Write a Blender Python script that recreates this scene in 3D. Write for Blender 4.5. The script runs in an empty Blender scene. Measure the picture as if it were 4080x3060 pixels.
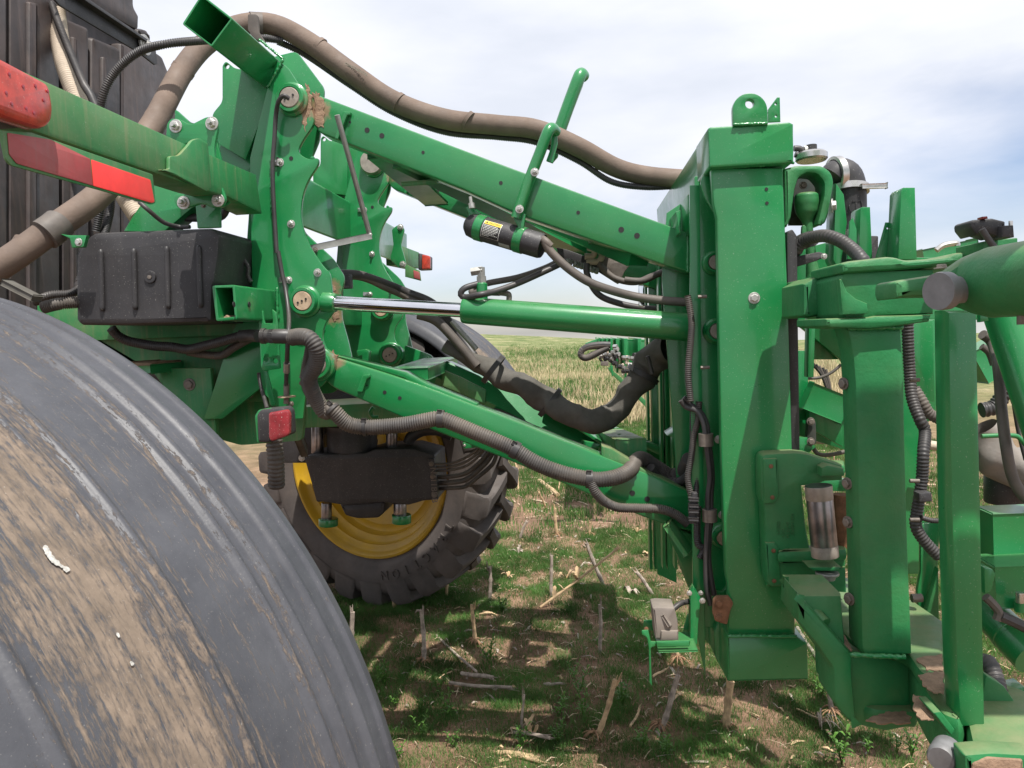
import bpy, bmesh, math, random
import numpy as np
from mathutils import Vector, Matrix
random.seed(7); rng = np.random.default_rng(7)
scene = bpy.context.scene
COL = scene.collection
R_ = math.radians

# ------------------------------------------------------------------ camera
F = 3082.0                                     # focal length in pixels of the 4080 px wide photograph
def cam_axes(vp=(2305.6, 1318.8), roll=2.0):
    y = np.array([(vp[0]-2040)/F, (1530-vp[1])/F, -1.0]); y /= np.linalg.norm(y)
    r = math.radians(roll); up = np.array([-math.sin(r), math.cos(r), 0.0])
    z = up - up.dot(y)*y; z /= np.linalg.norm(z)
    return np.array([np.cross(y, z), y, z])
RM = cam_axes()
CAM = np.array([0.0, 0.0, 1.96])
cam = bpy.data.objects.new('camera', bpy.data.cameras.new('camera')); COL.objects.link(cam)
cam.data.sensor_width = 36.0; cam.data.lens = F/4080*36.0
cam.data.clip_start = 0.05; cam.data.clip_end = 3000
m4 = Matrix([list(RM[0])+[CAM[0]], list(RM[1])+[CAM[1]], list(RM[2])+[CAM[2]], [0, 0, 0, 1]])
cam.matrix_world = m4
scene.camera = cam

# ------------------------------------------------------------------ light
LD = Vector((-0.23, 0.42, -1.0)).normalized()
sun = bpy.data.objects.new('sun', bpy.data.lights.new('sun', 'SUN')); COL.objects.link(sun)
sun.data.energy = 5.0; sun.data.angle = R_(0.55); sun.data.color = (1.0, 0.955, 0.89)
sun.rotation_euler = LD.to_track_quat('-Z', 'Y').to_euler(); sun.location = (3, -6, 14)
world = bpy.data.worlds.new('World'); scene.world = world; world.use_nodes = True
wt = world.node_tree; wt.nodes.clear()
def wn(t, **k):
    n = wt.nodes.new(t)
    for a, b in k.items(): setattr(n, a, b)
    return n
sky = wn('ShaderNodeTexSky', sky_type='NISHITA', sun_disc=False)
sky.sun_elevation = math.atan2(1.0, math.hypot(0.23, 0.42)); sky.sun_rotation = math.atan2(0.23, -0.42)
sky.air_density = 1.0; sky.dust_density = 0.8; sky.ozone_density = 1.2
tc = wn('ShaderNodeTexCoord'); mp = wn('ShaderNodeMapping'); mp.inputs['Scale'].default_value = (1.0, 1.0, 3.2)
mp.inputs['Rotation'].default_value = (0.0, R_(-10), 0.0)
mp.inputs['Location'].default_value = (0.35, 0.2, 0.1)
n1 = wn('ShaderNodeTexNoise'); n1.inputs['Scale'].default_value = 1.7; n1.inputs['Detail'].default_value = 7; n1.inputs['Roughness'].default_value = 0.52; n1.inputs['Distortion'].default_value = 0.35
sx = wn('ShaderNodeSeparateXYZ')
hr = wn('ShaderNodeMapRange'); hr.inputs['From Min'].default_value = 0.0; hr.inputs['From Max'].default_value = 0.36; hr.inputs['To Min'].default_value = -0.07; hr.inputs['To Max'].default_value = 0.26
ad = wn('ShaderNodeMath', operation='ADD')
cr = wn('ShaderNodeValToRGB'); cr.color_ramp.elements[0].position = 0.36; cr.color_ramp.elements[0].color = (0.10, 0.10, 0.10, 1); cr.color_ramp.elements[1].position = 0.62; cr.color_ramp.elements[1].color = (1, 1, 1, 1)
n2 = wn('ShaderNodeTexNoise'); n2.inputs['Scale'].default_value = 2.6; n2.inputs['Detail'].default_value = 6; n2.inputs['Roughness'].default_value = 0.5
cc = wn('ShaderNodeValToRGB'); cc.color_ramp.elements[0].position = 0.36; cc.color_ramp.elements[0].color = (0.70, 0.74, 0.83, 1); cc.color_ramp.elements[1].position = 0.57; cc.color_ramp.elements[1].color = (0.86, 0.88, 0.95, 1)
sc_ = wn('ShaderNodeVectorMath', operation='SCALE'); sc_.inputs['Scale'].default_value = 9.3
blue = wn('ShaderNodeMixRGB', blend_type='MULTIPLY'); blue.inputs[0].default_value = 1.0; blue.inputs[2].default_value = (1.12, 1.08, 1.18, 1)
mx = wn('ShaderNodeMixRGB'); bg = wn('ShaderNodeBackground'); bg.inputs['Strength'].default_value = 0.1
out = wn('ShaderNodeOutputWorld'); L = wt.links.new
sxa = wn('ShaderNodeSeparateXYZ'); L(tc.outputs['Generated'], sxa.inputs[0]); ab = wn('ShaderNodeMath', operation='ABSOLUTE'); L(sxa.outputs['Z'], ab.inputs[0]); cbn = wn('ShaderNodeCombineXYZ'); L(sxa.outputs['X'], cbn.inputs['X']); L(sxa.outputs['Y'], cbn.inputs['Y']); L(ab.outputs[0], cbn.inputs['Z']); L(cbn.outputs[0], sky.inputs[0])
L(cbn.outputs[0], mp.inputs['Vector']); L(mp.outputs['Vector'], n1.inputs['Vector']); L(mp.outputs['Vector'], n2.inputs['Vector'])
L(cbn.outputs[0], sx.inputs[0]); L(sx.outputs['Z'], hr.inputs['Value']); L(hr.outputs[0], ad.inputs[0]); L(n1.outputs['Fac'], ad.inputs[1])
L(ad.outputs[0], cr.inputs['Fac']); L(n2.outputs['Fac'], cc.inputs['Fac']); L(cc.outputs['Color'], sc_.inputs[0])
L(sky.outputs[0], blue.inputs[1]); L(cr.outputs['Color'], mx.inputs[0]); L(blue.outputs[0], mx.inputs[1]); L(sc_.outputs[0], mx.inputs[2])
L(mx.outputs[0], bg.inputs['Color']); L(bg.outputs[0], out.inputs[0])
scene.view_settings.view_transform = 'Standard'; scene.view_settings.look = 'None'
scene.view_settings.gamma = 1.0; scene.view_settings.use_curve_mapping = False
scene.view_settings.exposure = 0.32

# ------------------------------------------------------------------ photo position -> place in the world
VW = dict(D=(0, 0, 4080/2212), A=(0, 0, 1020/1659), B=(700, 0, 1020/1659), C=(1600, 200, 1200/1810), E=(2600, 300, 900/1357),
          H=(3200, 600, 880/1460), F=(0, 900, 1020/1692), G=(900, 1000, 1000/1659), W=(1000, 1500, 1100/1825), I=(1800, 1100, 1100/1659),
          J=(2500, 1700, 900/1357), K=(3200, 1200, 880/1460), L=(3100, 2100, 980/1694), M=(0, 1800, 1600/2107), N=(1400, 2000, 1400/2191),
          Q=(600, 1150, 700/2111), S=(2250, 1300, 400/1896), T=(2600, 1000, 400/1106), U=(2550, 1600, 450/830), V=(3000, 1750, 450/1149),
          Z=(2790, 1594, 1290/1460), R=(3028, 398, 1052/1368), X=(3800, 1200, 280/250), Y=(1800, 800, 500/2212))
def ray(V, x, y):
    ox, oy, s = VW[V]; nx = ox+s*x; ny = oy+s*y
    return RM @ np.array([(nx-2040)/F, -(ny-1530)/F, -1.0])
def P(V, x, y, Y): d = ray(V, x, y); return CAM + d*(Y/d[1])
def PX(V, x, y, X): d = ray(V, x, y); return CAM + d*(X/d[0])
def PZ(V, x, y, Z=0.0): d = ray(V, x, y); return CAM + d*((Z-CAM[2])/d[2])

# ------------------------------------------------------------------ materials
MATS = {}
def ramp(nt, stops):
    r = nt.nodes.new('ShaderNodeValToRGB'); e = r.color_ramp.elements
    e[0].position, e[0].color = stops[0][0], (*stops[0][1], 1); e[1].position, e[1].color = stops[-1][0], (*stops[-1][1], 1)
    for p, c in stops[1:-1]: k = e.new(p); k.color = (*c, 1)
    return r
def noise(nt, scale, detail=6, rough=0.55, vec=None, dist=0):
    n = nt.nodes.new('ShaderNodeTexNoise'); n.inputs['Scale'].default_value = scale; n.inputs['Detail'].default_value = detail
    n.inputs['Roughness'].default_value = rough; n.inputs['Distortion'].default_value = dist
    if vec is not None: nt.links.new(vec, n.inputs['Vector'])
    return n
def mat(name, col, rough=0.5, metal=0.0, var=0.12, vscale=6.0, dust=0.0, dustcol=(0.36, 0.25, 0.15), bump=0.0, bscale=60.0, coat=0.0, spec=0.5, speck=0.0, streak=0.0, col2=None, updust=0.0, spots=()):
    m = bpy.data.materials.new(name); m.use_nodes = True; nt = m.node_tree; b = nt.nodes['Principled BSDF']; lk = nt.links.new
    geo = nt.nodes.new('ShaderNodeNewGeometry'); pos = geo.outputs['Position']
    n = noise(nt, vscale, 6, 0.6, pos)
    c2 = col2 or tuple(min(1, c*(1+var)+0.01*var) for c in col); c1 = tuple(c*(1-var) for c in col)
    r = ramp(nt, [(0.35, c1), (0.65, c2)]); lk(n.outputs['Fac'], r.inputs[0]); cur = r.outputs[0]
    rg = None
    if streak > 0:
        mpn = nt.nodes.new('ShaderNodeMapping'); mpn.inputs['Scale'].default_value = (1, 1, 0.06); lk(pos, mpn.inputs[0])
        sn = noise(nt, 38, 4, 0.6, mpn.outputs[0]); sr = ramp(nt, [(0.52, (0, 0, 0)), (0.75, (streak,)*3)]); lk(sn.outputs['Fac'], sr.inputs[0])
        x = nt.nodes.new('ShaderNodeMixRGB'); x.inputs[2].default_value = (*dustcol, 1); lk(sr.outputs[0], x.inputs[0]); lk(cur, x.inputs[1]); cur = x.outputs[0]
    if dust > 0 or updust > 0:
        dn = noise(nt, 3.3, 9, 0.68, pos); dr = ramp(nt, [(0.42, (0.12*dust,)*3), (0.72, (dust,)*3)]); lk(dn.outputs['Fac'], dr.inputs[0]); fac = dr.outputs[0]
        if updust > 0:
            sp = nt.nodes.new('ShaderNodeSeparateXYZ'); lk(geo.outputs['Normal'], sp.inputs[0])
            mr = nt.nodes.new('ShaderNodeMapRange'); mr.inputs['From Min'].default_value = 0.55; mr.inputs['From Max'].default_value = 1.0; mr.inputs['To Max'].default_value = updust; lk(sp.outputs['Z'], mr.inputs['Value'])
            a = nt.nodes.new('ShaderNodeMath'); a.operation = 'MULTIPLY'; dn2 = noise(nt, 14, 6, 0.7, pos); lk(mr.outputs[0], a.inputs[0]); lk(dn2.outputs['Fac'], a.inputs[1])
            s = nt.nodes.new('ShaderNodeMath'); s.operation = 'ADD'; s.use_clamp = True; lk(a.outputs[0], s.inputs[0]); lk(fac, s.inputs[1]); fac = s.outputs[0]
        x = nt.nodes.new('ShaderNodeMixRGB'); x.inputs[2].default_value = (*dustcol, 1); lk(fac, x.inputs[0]); lk(cur, x.inputs[1]); cur = x.outputs[0]
    for (c, rad) in spots:
        dm = nt.nodes.new('ShaderNodeVectorMath'); dm.operation = 'DISTANCE'; dm.inputs[1].default_value = tuple(c); lk(pos, dm.inputs[0])
        nz = noise(nt, 26, 8, 0.75, pos); mr = nt.nodes.new('ShaderNodeMapRange'); mr.inputs['From Min'].default_value = rad; mr.inputs['From Max'].default_value = rad*0.35; lk(dm.outputs['Value'], mr.inputs['Value'])
        s = nt.nodes.new('ShaderNodeMath'); s.operation = 'MULTIPLY_ADD'; s.inputs[1].default_value = 1.0; lk(mr.outputs[0], s.inputs[0]); lk(nz.outputs['Fac'], s.inputs[2])
        s.inputs[1].default_value = 0.42; sr = ramp(nt, [(0.74, (0, 0, 0)), (0.96, (0.85,)*3)]); lk(s.outputs[0], sr.inputs[0])
        x = nt.nodes.new('ShaderNodeMixRGB'); x.inputs[2].default_value = (0.27, 0.165, 0.105, 1); lk(sr.outputs[0], x.inputs[0]); lk(cur, x.inputs[1]); cur = x.outputs[0]
    if speck > 0:
        vn = noise(nt, 210, 2, 0.5, pos); vr = ramp(nt, [(0.66, (0, 0, 0)), (0.74, (speck,)*3)]); lk(vn.outputs['Fac'], vr.inputs[0])
        x = nt.nodes.new('ShaderNodeMixRGB'); x.inputs[2].default_value = (0.62, 0.62, 0.56, 1); lk(vr.outputs[0], x.inputs[0]); lk(cur, x.inputs[1]); cur = x.outputs[0]
    lk(cur, b.inputs['Base Color'])
    rn = noise(nt, 11, 7, 0.65, pos); rr = nt.nodes.new('ShaderNodeMapRange'); rr.inputs['From Min'].default_value = 0.3; rr.inputs['From Max'].default_value = 0.7
    rr.inputs['To Min'].default_value = max(0.03, rough*0.8); rr.inputs['To Max'].default_value = min(1, rough*1.25); lk(rn.outputs['Fac'], rr.inputs['Value']); lk(rr.outputs[0], b.inputs['Roughness'])
    b.inputs['Metallic'].default_value = metal; b.inputs['Coat Weight'].default_value = coat; b.inputs['Coat Roughness'].default_value = 0.12
    b.inputs['Specular IOR Level'].default_value = spec
    if bump > 0:
        bn = noise(nt, bscale, 5, 0.65, pos); bp = nt.nodes.new('ShaderNodeBump'); bp.inputs['Strength'].default_value = bump; bp.inputs['Distance'].default_value = 0.004
        lk(bn.outputs['Fac'], bp.inputs['Height']); lk(bp.outputs[0], b.inputs['Normal'])
    MATS[name] = m; return m
GREEN = (0.005, 0.195, 0.052)
mat('green_paint', GREEN, 0.34, 0, 0.10, 3.0, dust=0.06, speck=0.16, bump=0.05, bscale=120, coat=0.5, updust=0.25, spots=[(P('B', 862, 700, 3.0), .085), (P('B', 930, 710, 3.02), .085), (P('G', 715, 720, 3.02), .075), (P('G', 715, 240, 3.16), .06), (P('G', 720, 430, 3.16), .07), (P('T', 400, 180, 2.95), .06), (P('B', 1400, 1140, 4.2), .07)])
mat('green_paint_dusty', GREEN, 0.5, 0, 0.12, 4.0, dust=0.36, speck=0.15, bump=0.08, bscale=90, streak=0.30, updust=0.7)
mat('green_casting', (0.006, 0.175, 0.050), 0.5, 0, 0.14, 5.0, dust=0.14, bump=0.35, bscale=70, updust=0.6)
mat('hollow_shade', (0.012, 0.03, 0.03), 0.8, 0, 0.2, 8, dust=0.2)  # dark green with the shade of hollows put into its colour
mat('black_plastic', (0.028, 0.027, 0.030), 0.5, 0, 0.2, 5, dust=0.22, dustcol=(0.12, 0.11, 0.105), speck=0.25, bump=0.12, bscale=160, streak=0.10, updust=0.3)
mat('tank_plastic', (0.033, 0.028, 0.029), 0.48, 0, 0.22, 4, dust=0.45, dustcol=(0.13, 0.09, 0.075), bump=0.15, bscale=40, streak=0.4)
mat('black_hose', (0.030, 0.030, 0.032), 0.48, 0, 0.2, 8, dust=0.3, dustcol=(0.17, 0.14, 0.12), updust=0.35)
mat('dusty_conduit', (0.045, 0.043, 0.043), 0.6, 0, 0.2, 10, dust=0.45, dustcol=(0.27, 0.22, 0.17), updust=0.5)
mat('brown_hose', (0.135, 0.098, 0.078), 0.75, 0, 0.16, 9, dust=0.4, dustcol=(0.26, 0.19, 0.14), bump=0.3, bscale=110)
mat('rubber_hose', (0.085, 0.075, 0.068), 0.62, 0, 0.2, 12, dust=0.5, dustcol=(0.24, 0.19, 0.15), bump=0.1)
mat('tyre_rubber', (0.068, 0.060, 0.057), 0.72, 0, 0.18, 5, dust=0.5, dustcol=(0.17, 0.135, 0.115), bump=0.25, bscale=60)
mat('yellow_paint', (0.50, 0.30, 0.007), 0.42, 0, 0.10, 5, dust=0.3, dustcol=(0.27, 0.19, 0.09), bump=0.05)
mat('zinc_bolt', (0.52, 0.51, 0.48), 0.42, 0.75, 0.15, 60, dust=0.2, dustcol=(0.3, 0.25, 0.2), bump=0.1, bscale=300)
mat('dull_bolt', (0.20, 0.18, 0.16), 0.6, 0.5, 0.2, 60, dust=0.5, dustcol=(0.2, 0.14, 0.1))
mat('rusty_steel', (0.20, 0.09, 0.045), 0.8, 0.2, 0.35, 40, dust=0.3, bump=0.3, bscale=200)
mat('pin_steel', (0.36, 0.32, 0.28), 0.55, 0.55, 0.2, 30, dust=0.4, dustcol=(0.34, 0.25, 0.18), bump=0.1)
mat('pin_dusty', (0.48, 0.36, 0.25), 0.8, 0.1, 0.2, 30, dust=0.5, bump=0.3)
mat('chrome_rod', (0.72, 0.72, 0.75), 0.13, 1.0, 0.05, 20)
mat('worn_chrome', (0.28, 0.27, 0.28), 0.33, 0.9, 0.4, 14, dust=0.3, dustcol=(0.2, 0.16, 0.13))
mat('worn_pin', (0.20, 0.20, 0.205), 0.55, 0.35, 0.2, 20, dust=0.2, dustcol=(0.3, 0.27, 0.24))
mat('grey_steel', (0.33, 0.33, 0.31), 0.5, 0.7, 0.12, 30)
mat('stainless', (0.60, 0.58, 0.55), 0.28, 0.95, 0.1, 30)
mat('red_lens', (0.50, 0.035, 0.020), 0.22, 0, 0.25, 30, dust=0.55, dustcol=(0.22, 0.10, 0.07), speck=0.2, coat=0.3)
mat('dark_red_lens', (0.32, 0.020, 0.032), 0.25, 0, 0.25, 30, dust=0.35, dustcol=(0.2, 0.10, 0.09), speck=0.5, coat=0.3)
mat('red_tape', (0.95, 0.055, 0.050), 0.4, 0, 0.06, 20)
mat('dusty_red_tape', (0.42, 0.055, 0.062), 0.6, 0, 0.12, 14, dust=0.55, dustcol=(0.28, 0.15, 0.13), streak=0.3)
mat('faded_print', (0.20, 0.20, 0.155), 0.8, 0, 0.2, 60)
mat('bird_lime', (0.40, 0.39, 0.36), 0.8, 0, 0.3, 200)
mat('sleeve_fabric', (0.085, 0.080, 0.070), 0.85, 0, 0.2, 14, dust=0.4, dustcol=(0.19, 0.17, 0.14), bump=0.5, bscale=45)
mat('pale_fabric', (0.20, 0.19, 0.18), 0.8, 0, 0.15, 14, dust=0.3, bump=0.4, bscale=45)
mat('dirt_crust', (0.27, 0.175, 0.115), 0.95, 0, 0.2, 40, bump=0.9, bscale=140, dust=0.2)
mat('yellow_label', (0.85, 0.55, 0.04), 0.5)
mat('black_label', (0.02, 0.02, 0.02), 0.5)
mat('white_print', (0.7, 0.7, 0.66), 0.6)
mat('grey_label', (0.30, 0.31, 0.30), 0.5)
mat('black_print', (0.015, 0.015, 0.015), 0.6)
mat('sensor_grey', (0.20, 0.175, 0.155), 0.6, 0, 0.12, 20, dust=0.5, dustcol=(0.30, 0.25, 0.20), updust=0.4)
mat('pale_pipe', (0.50, 0.42, 0.33), 0.7, 0, 0.1, 20)
mat('mirror_glass', (0.75, 0.78, 0.8), 0.08, 1.0, 0.02)
mat('corn_straw', (0.47, 0.33, 0.19), 0.75, 0, 0.35, 28, bump=0.3, bscale=200, streak=0.35, dustcol=(0.16, 0.11, 0.075))
mat('corn_straw_grey', (0.34, 0.28, 0.23), 0.85, 0, 0.4, 26, bump=0.3, bscale=200, streak=0.4, dustcol=(0.12, 0.10, 0.085))
mat('corn_root', (0.33, 0.19, 0.11), 0.85, 0, 0.3, 30)
mat('straw_litter', (0.42, 0.32, 0.22), 0.85, 0, 0.6, 9)
mat('weed_leaf', (0.085, 0.20, 0.028), 0.5, 0, 0.35, 9, spec=0.4)
mat('far_straw', (0.47, 0.38, 0.23), 0.85, 0, 0.4, 0.8)
def soften(name, trans):
    m = MATS[name]; nt = m.node_tree; b = nt.nodes['Principled BSDF']; b.inputs['Transmission Weight'].default_value = 0
    t = nt.nodes.new('ShaderNodeBsdfTranslucent'); x = nt.nodes.new('ShaderNodeMixShader'); x.inputs[0].default_value = trans
    src = b.inputs['Base Color'].links[0].from_socket; nt.links.new(src, t.inputs['Color'])
    o = nt.nodes['Material Output']; nt.links.new(b.outputs[0], x.inputs[1]); nt.links.new(t.outputs[0], x.inputs[2]); nt.links.new(x.outputs[0], o.inputs[0])
mat('grass', (0.080, 0.180, 0.038), 0.55, 0, 0.4, 1.6, spec=0.3); soften('grass', 0.35); soften('weed_leaf', 0.3)

# soil: reddish brown earth with crumbs, litter coloured flecks and green cover further off
def soil_material():
    m = bpy.data.materials.new('soil'); m.use_nodes = True; nt = m.node_tree; b = nt.nodes['Principled BSDF']; lk = nt.links.new
    geo = nt.nodes.new('ShaderNodeNewGeometry'); pos = geo.outputs['Position']
    n = noise(nt, 2.2, 10, 0.65, pos); r = ramp(nt, [(0.32, (0.125, 0.075, 0.048)), (0.5, (0.215, 0.135, 0.088)), (0.68, (0.36, 0.225, 0.150))]); lk(n.outputs['Fac'], r.inputs[0])
    n2 = noise(nt, 60, 5, 0.7, pos); r2 = ramp(nt, [(0.35, (0.72,)*3), (0.65, (1.15,)*3)]); lk(n2.outputs['Fac'], r2.inputs[0])
    x = nt.nodes.new('ShaderNodeMixRGB'); x.blend_type = 'MULTIPLY'; x.inputs[0].default_value = 1; lk(r.outputs[0], x.inputs[1]); lk(r2.outputs[0], x.inputs[2])
    # ground cover beyond ~9 m: mottled straw and green
    sp = nt.nodes.new('ShaderNodeSeparateXYZ'); lk(pos, sp.inputs[0])
    n3 = noise(nt, 0.35, 10, 0.75, pos); r3 = ramp(nt, [(0.38, (0.085, 0.125, 0.040)), (0.52, (0.17, 0.19, 0.075)), (0.66, (0.40, 0.34, 0.21))]); lk(n3.outputs['Fac'], r3.inputs[0])
    n4 = noise(nt, 5, 8, 0.75, pos); r4 = ramp(nt, [(0.35, (0.7,)*3), (0.65, (1.3,)*3)]); lk(n4.outputs['Fac'], r4.inputs[0])
    y = nt.nodes.new('ShaderNodeMixRGB'); y.blend_type = 'MULTIPLY'; y.inputs[0].default_value = 1; lk(r3.outputs[0], y.inputs[1]); lk(r4.outputs[0], y.inputs[2])
    mr = nt.nodes.new('ShaderNodeMapRange'); mr.inputs['From Min'].default_value = 9; mr.inputs['From Max'].default_value = 26; lk(sp.outputs['Y'], mr.inputs['Value'])
    z = nt.nodes.new('ShaderNodeMixRGB'); lk(mr.outputs[0], z.inputs[0]); lk(x.outputs[0], z.inputs[1]); lk(y.outputs[0], z.inputs[2]); lk(z.outputs[0], b.inputs['Base Color'])
    b.inputs['Roughness'].default_value = 0.95; b.inputs['Specular IOR Level'].default_value = 0.2
    bn = noise(nt, 35, 8, 0.7, pos); bp = nt.nodes.new('ShaderNodeBump'); bp.inputs['Strength'].default_value = 0.8; bp.inputs['Distance'].default_value = 0.02
    lk(bn.outputs['Fac'], bp.inputs['Height']); lk(bp.outputs[0], b.inputs['Normal']); MATS['soil'] = m
soil_material()

# fender: dark plastic, dried mud laid on in streaks that run round the wheel (UV u = along, v = across)
def fender_material():
    m = bpy.data.materials.new('muddy_fender'); m.use_nodes = True; nt = m.node_tree; b = nt.nodes['Principled BSDF']; lk = nt.links.new
    uv = nt.nodes.new('ShaderNodeUVMap'); geo = nt.nodes.new('ShaderNodeNewGeometry'); pos = geo.outputs['Position']
    mp = nt.nodes.new('ShaderNodeMapping'); mp.inputs['Scale'].default_value = (1.0, 7.5, 1); lk(uv.outputs[0], mp.inputs[0])
    n = noise(nt, 6.5, 12, 0.78, mp.outputs[0], 0.3)
    sp = nt.nodes.new('ShaderNodeSeparateXYZ'); lk(uv.outputs[0], sp.inputs[0])
    # more mud in a band across the crown
    bnd = nt.nodes.new('ShaderNodeValToRGB'); e = bnd.color_ramp.elements
    e[0].position = 0.0; e[0].color = (0, 0, 0, 1); e[1].position = 1.0; e[1].color = (0.05, 0.05, 0.05, 1)
    for p, v in ((0.12, 0.02), (0.20, 0.30), (0.28, 0.36), (0.38, 0.24), (0.46, 0.50), (0.54, 0.95), (0.63, 0.90), (0.72, 0.55), (0.80, 0.05)):
        k = e.new(p); k.color = (v, v, v, 1)
    lk(sp.outputs['Y'], bnd.inputs[0])
    a = nt.nodes.new('ShaderNodeMath'); a.operation = 'MULTIPLY_ADD'; a.inputs[1].default_value = 0.27; lk(bnd.outputs[0], a.inputs[0]); lk(n.outputs['Fac'], a.inputs[2])
    mp2 = nt.nodes.new('ShaderNodeMapping'); mp2.inputs['Scale'].default_value = (1.0, 2.6, 1); lk(uv.outputs[0], mp2.inputs[0])
    n5 = noise(nt, 60, 5, 0.65, mp2.outputs[0]); a2 = nt.nodes.new('ShaderNodeMath'); a2.operation = 'MULTIPLY_ADD'; a2.inputs[1].default_value = 0.46; lk(n5.outputs['Fac'], a2.inputs[0]); lk(a.outputs[0], a2.inputs[2])
    r = ramp(nt, [(0.865, (0, 0, 0)), (0.92, (0.55,)*3), (1.0, (0.92,)*3)]); lk(a2.outputs[0], r.inputs[0])
    n2 = noise(nt, 9, 8, 0.7, pos); base = ramp(nt, [(0.3, (0.046, 0.048, 0.056)), (0.7, (0.080, 0.082, 0.092))]); lk(n2.outputs['Fac'], base.inputs[0])
    n3 = noise(nt, 24, 6, 0.7, pos); mud = ramp(nt, [(0.3, (0.14, 0.108, 0.080)), (0.7, (0.25, 0.192, 0.142))]); lk(n3.outputs['Fac'], mud.inputs[0])
    x = nt.nodes.new('ShaderNodeMixRGB'); lk(r.outputs[0], x.inputs[0]); lk(base.outputs[0], x.inputs[1]); lk(mud.outputs[0], x.inputs[2])
    n6 = noise(nt, 300, 2, 0.5, pos); sr = ramp(nt, [(0.67, (0, 0, 0)), (0.76, (0.3,)*3)]); lk(n6.outputs['Fac'], sr.inputs[0])
    x2 = nt.nodes.new('ShaderNodeMixRGB'); x2.inputs[2].default_value = (0.4, 0.38, 0.34, 1); lk(sr.outputs[0], x2.inputs[0]); lk(x.outputs[0], x2.inputs[1]); lk(x2.outputs[0], b.inputs['Base Color'])
    rr = nt.nodes.new('ShaderNodeMapRange'); b.inputs['Specular IOR Level'].default_value = 0.4; rr.inputs['To Min'].default_value = 0.46; rr.inputs['To Max'].default_value = 0.9; lk(r.outputs[0], rr.inputs['Value']); lk(rr.outputs[0], b.inputs['Roughness'])
    ht = nt.nodes.new('ShaderNodeMath'); ht.operation = 'MULTIPLY_ADD'; ht.inputs[1].default_value = 0.3; n4 = noise(nt, 70, 6, 0.7, pos); lk(n4.outputs['Fac'], ht.inputs[0]); lk(r.outputs[0], ht.inputs[2])
    bp = nt.nodes.new('ShaderNodeBump'); bp.inputs['Strength'].default_value = 0.55; bp.inputs['Distance'].default_value = 0.003; lk(ht.outputs[0], bp.inputs['Height']); lk(bp.outputs[0], b.inputs['Normal'])
    MATS['muddy_fender'] = m
fender_material()

# ------------------------------------------------------------------ building helpers
WL = {}                                                # world position of every object (no rotations on parents)
def link(name, me, m, parent=None, pos=(0, 0, 0), label=None, cat=None, group=None, kind=None):
    o = bpy.data.objects.new(name, me); COL.objects.link(o)
    pw = Vector((0, 0, 0))
    if parent is not None: o.parent = parent; pw = WL[parent.name]
    o.location = Vector(pos)-pw; WL[o.name] = Vector(pos)
    if m and me is not None and len(me.materials) == 0: me.materials.append(MATS[m])
    if label: o['label'] = label
    if cat: o['category'] = cat
    if group: o['group'] = group
    if kind: o['kind'] = kind
    return o
def mesh(name, verts, faces, m, parent=None, sharp=38, uvs=None, **k):
    v = np.asarray(verts, float); c = (v.min(0)+v.max(0))/2; 
    if parent is None: c[2] = v[:, 2].min()
    me = bpy.data.meshes.new(name); me.from_pydata([tuple(q) for q in (v-c)], [], [tuple(int(i) for i in f) for f in faces])
    if uvs is not None:
        ul = me.uv_layers.new(name='UVMap'); li = np.zeros(len(me.loops), int); me.loops.foreach_get('vertex_index', li)
        ul.data.foreach_set('uv', np.asarray(uvs)[li].ravel())
    bm = bmesh.new(); bm.from_mesh(me); bmesh.ops.recalc_face_normals(bm, faces=bm.faces); bm.to_mesh(me); bm.free()
    me.polygons.foreach_set('use_smooth', [True]*len(me.polygons)); me.set_sharp_from_angle(angle=R_(sharp)); me.update()
    return link(name, me, m, parent, c, **k)
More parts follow.
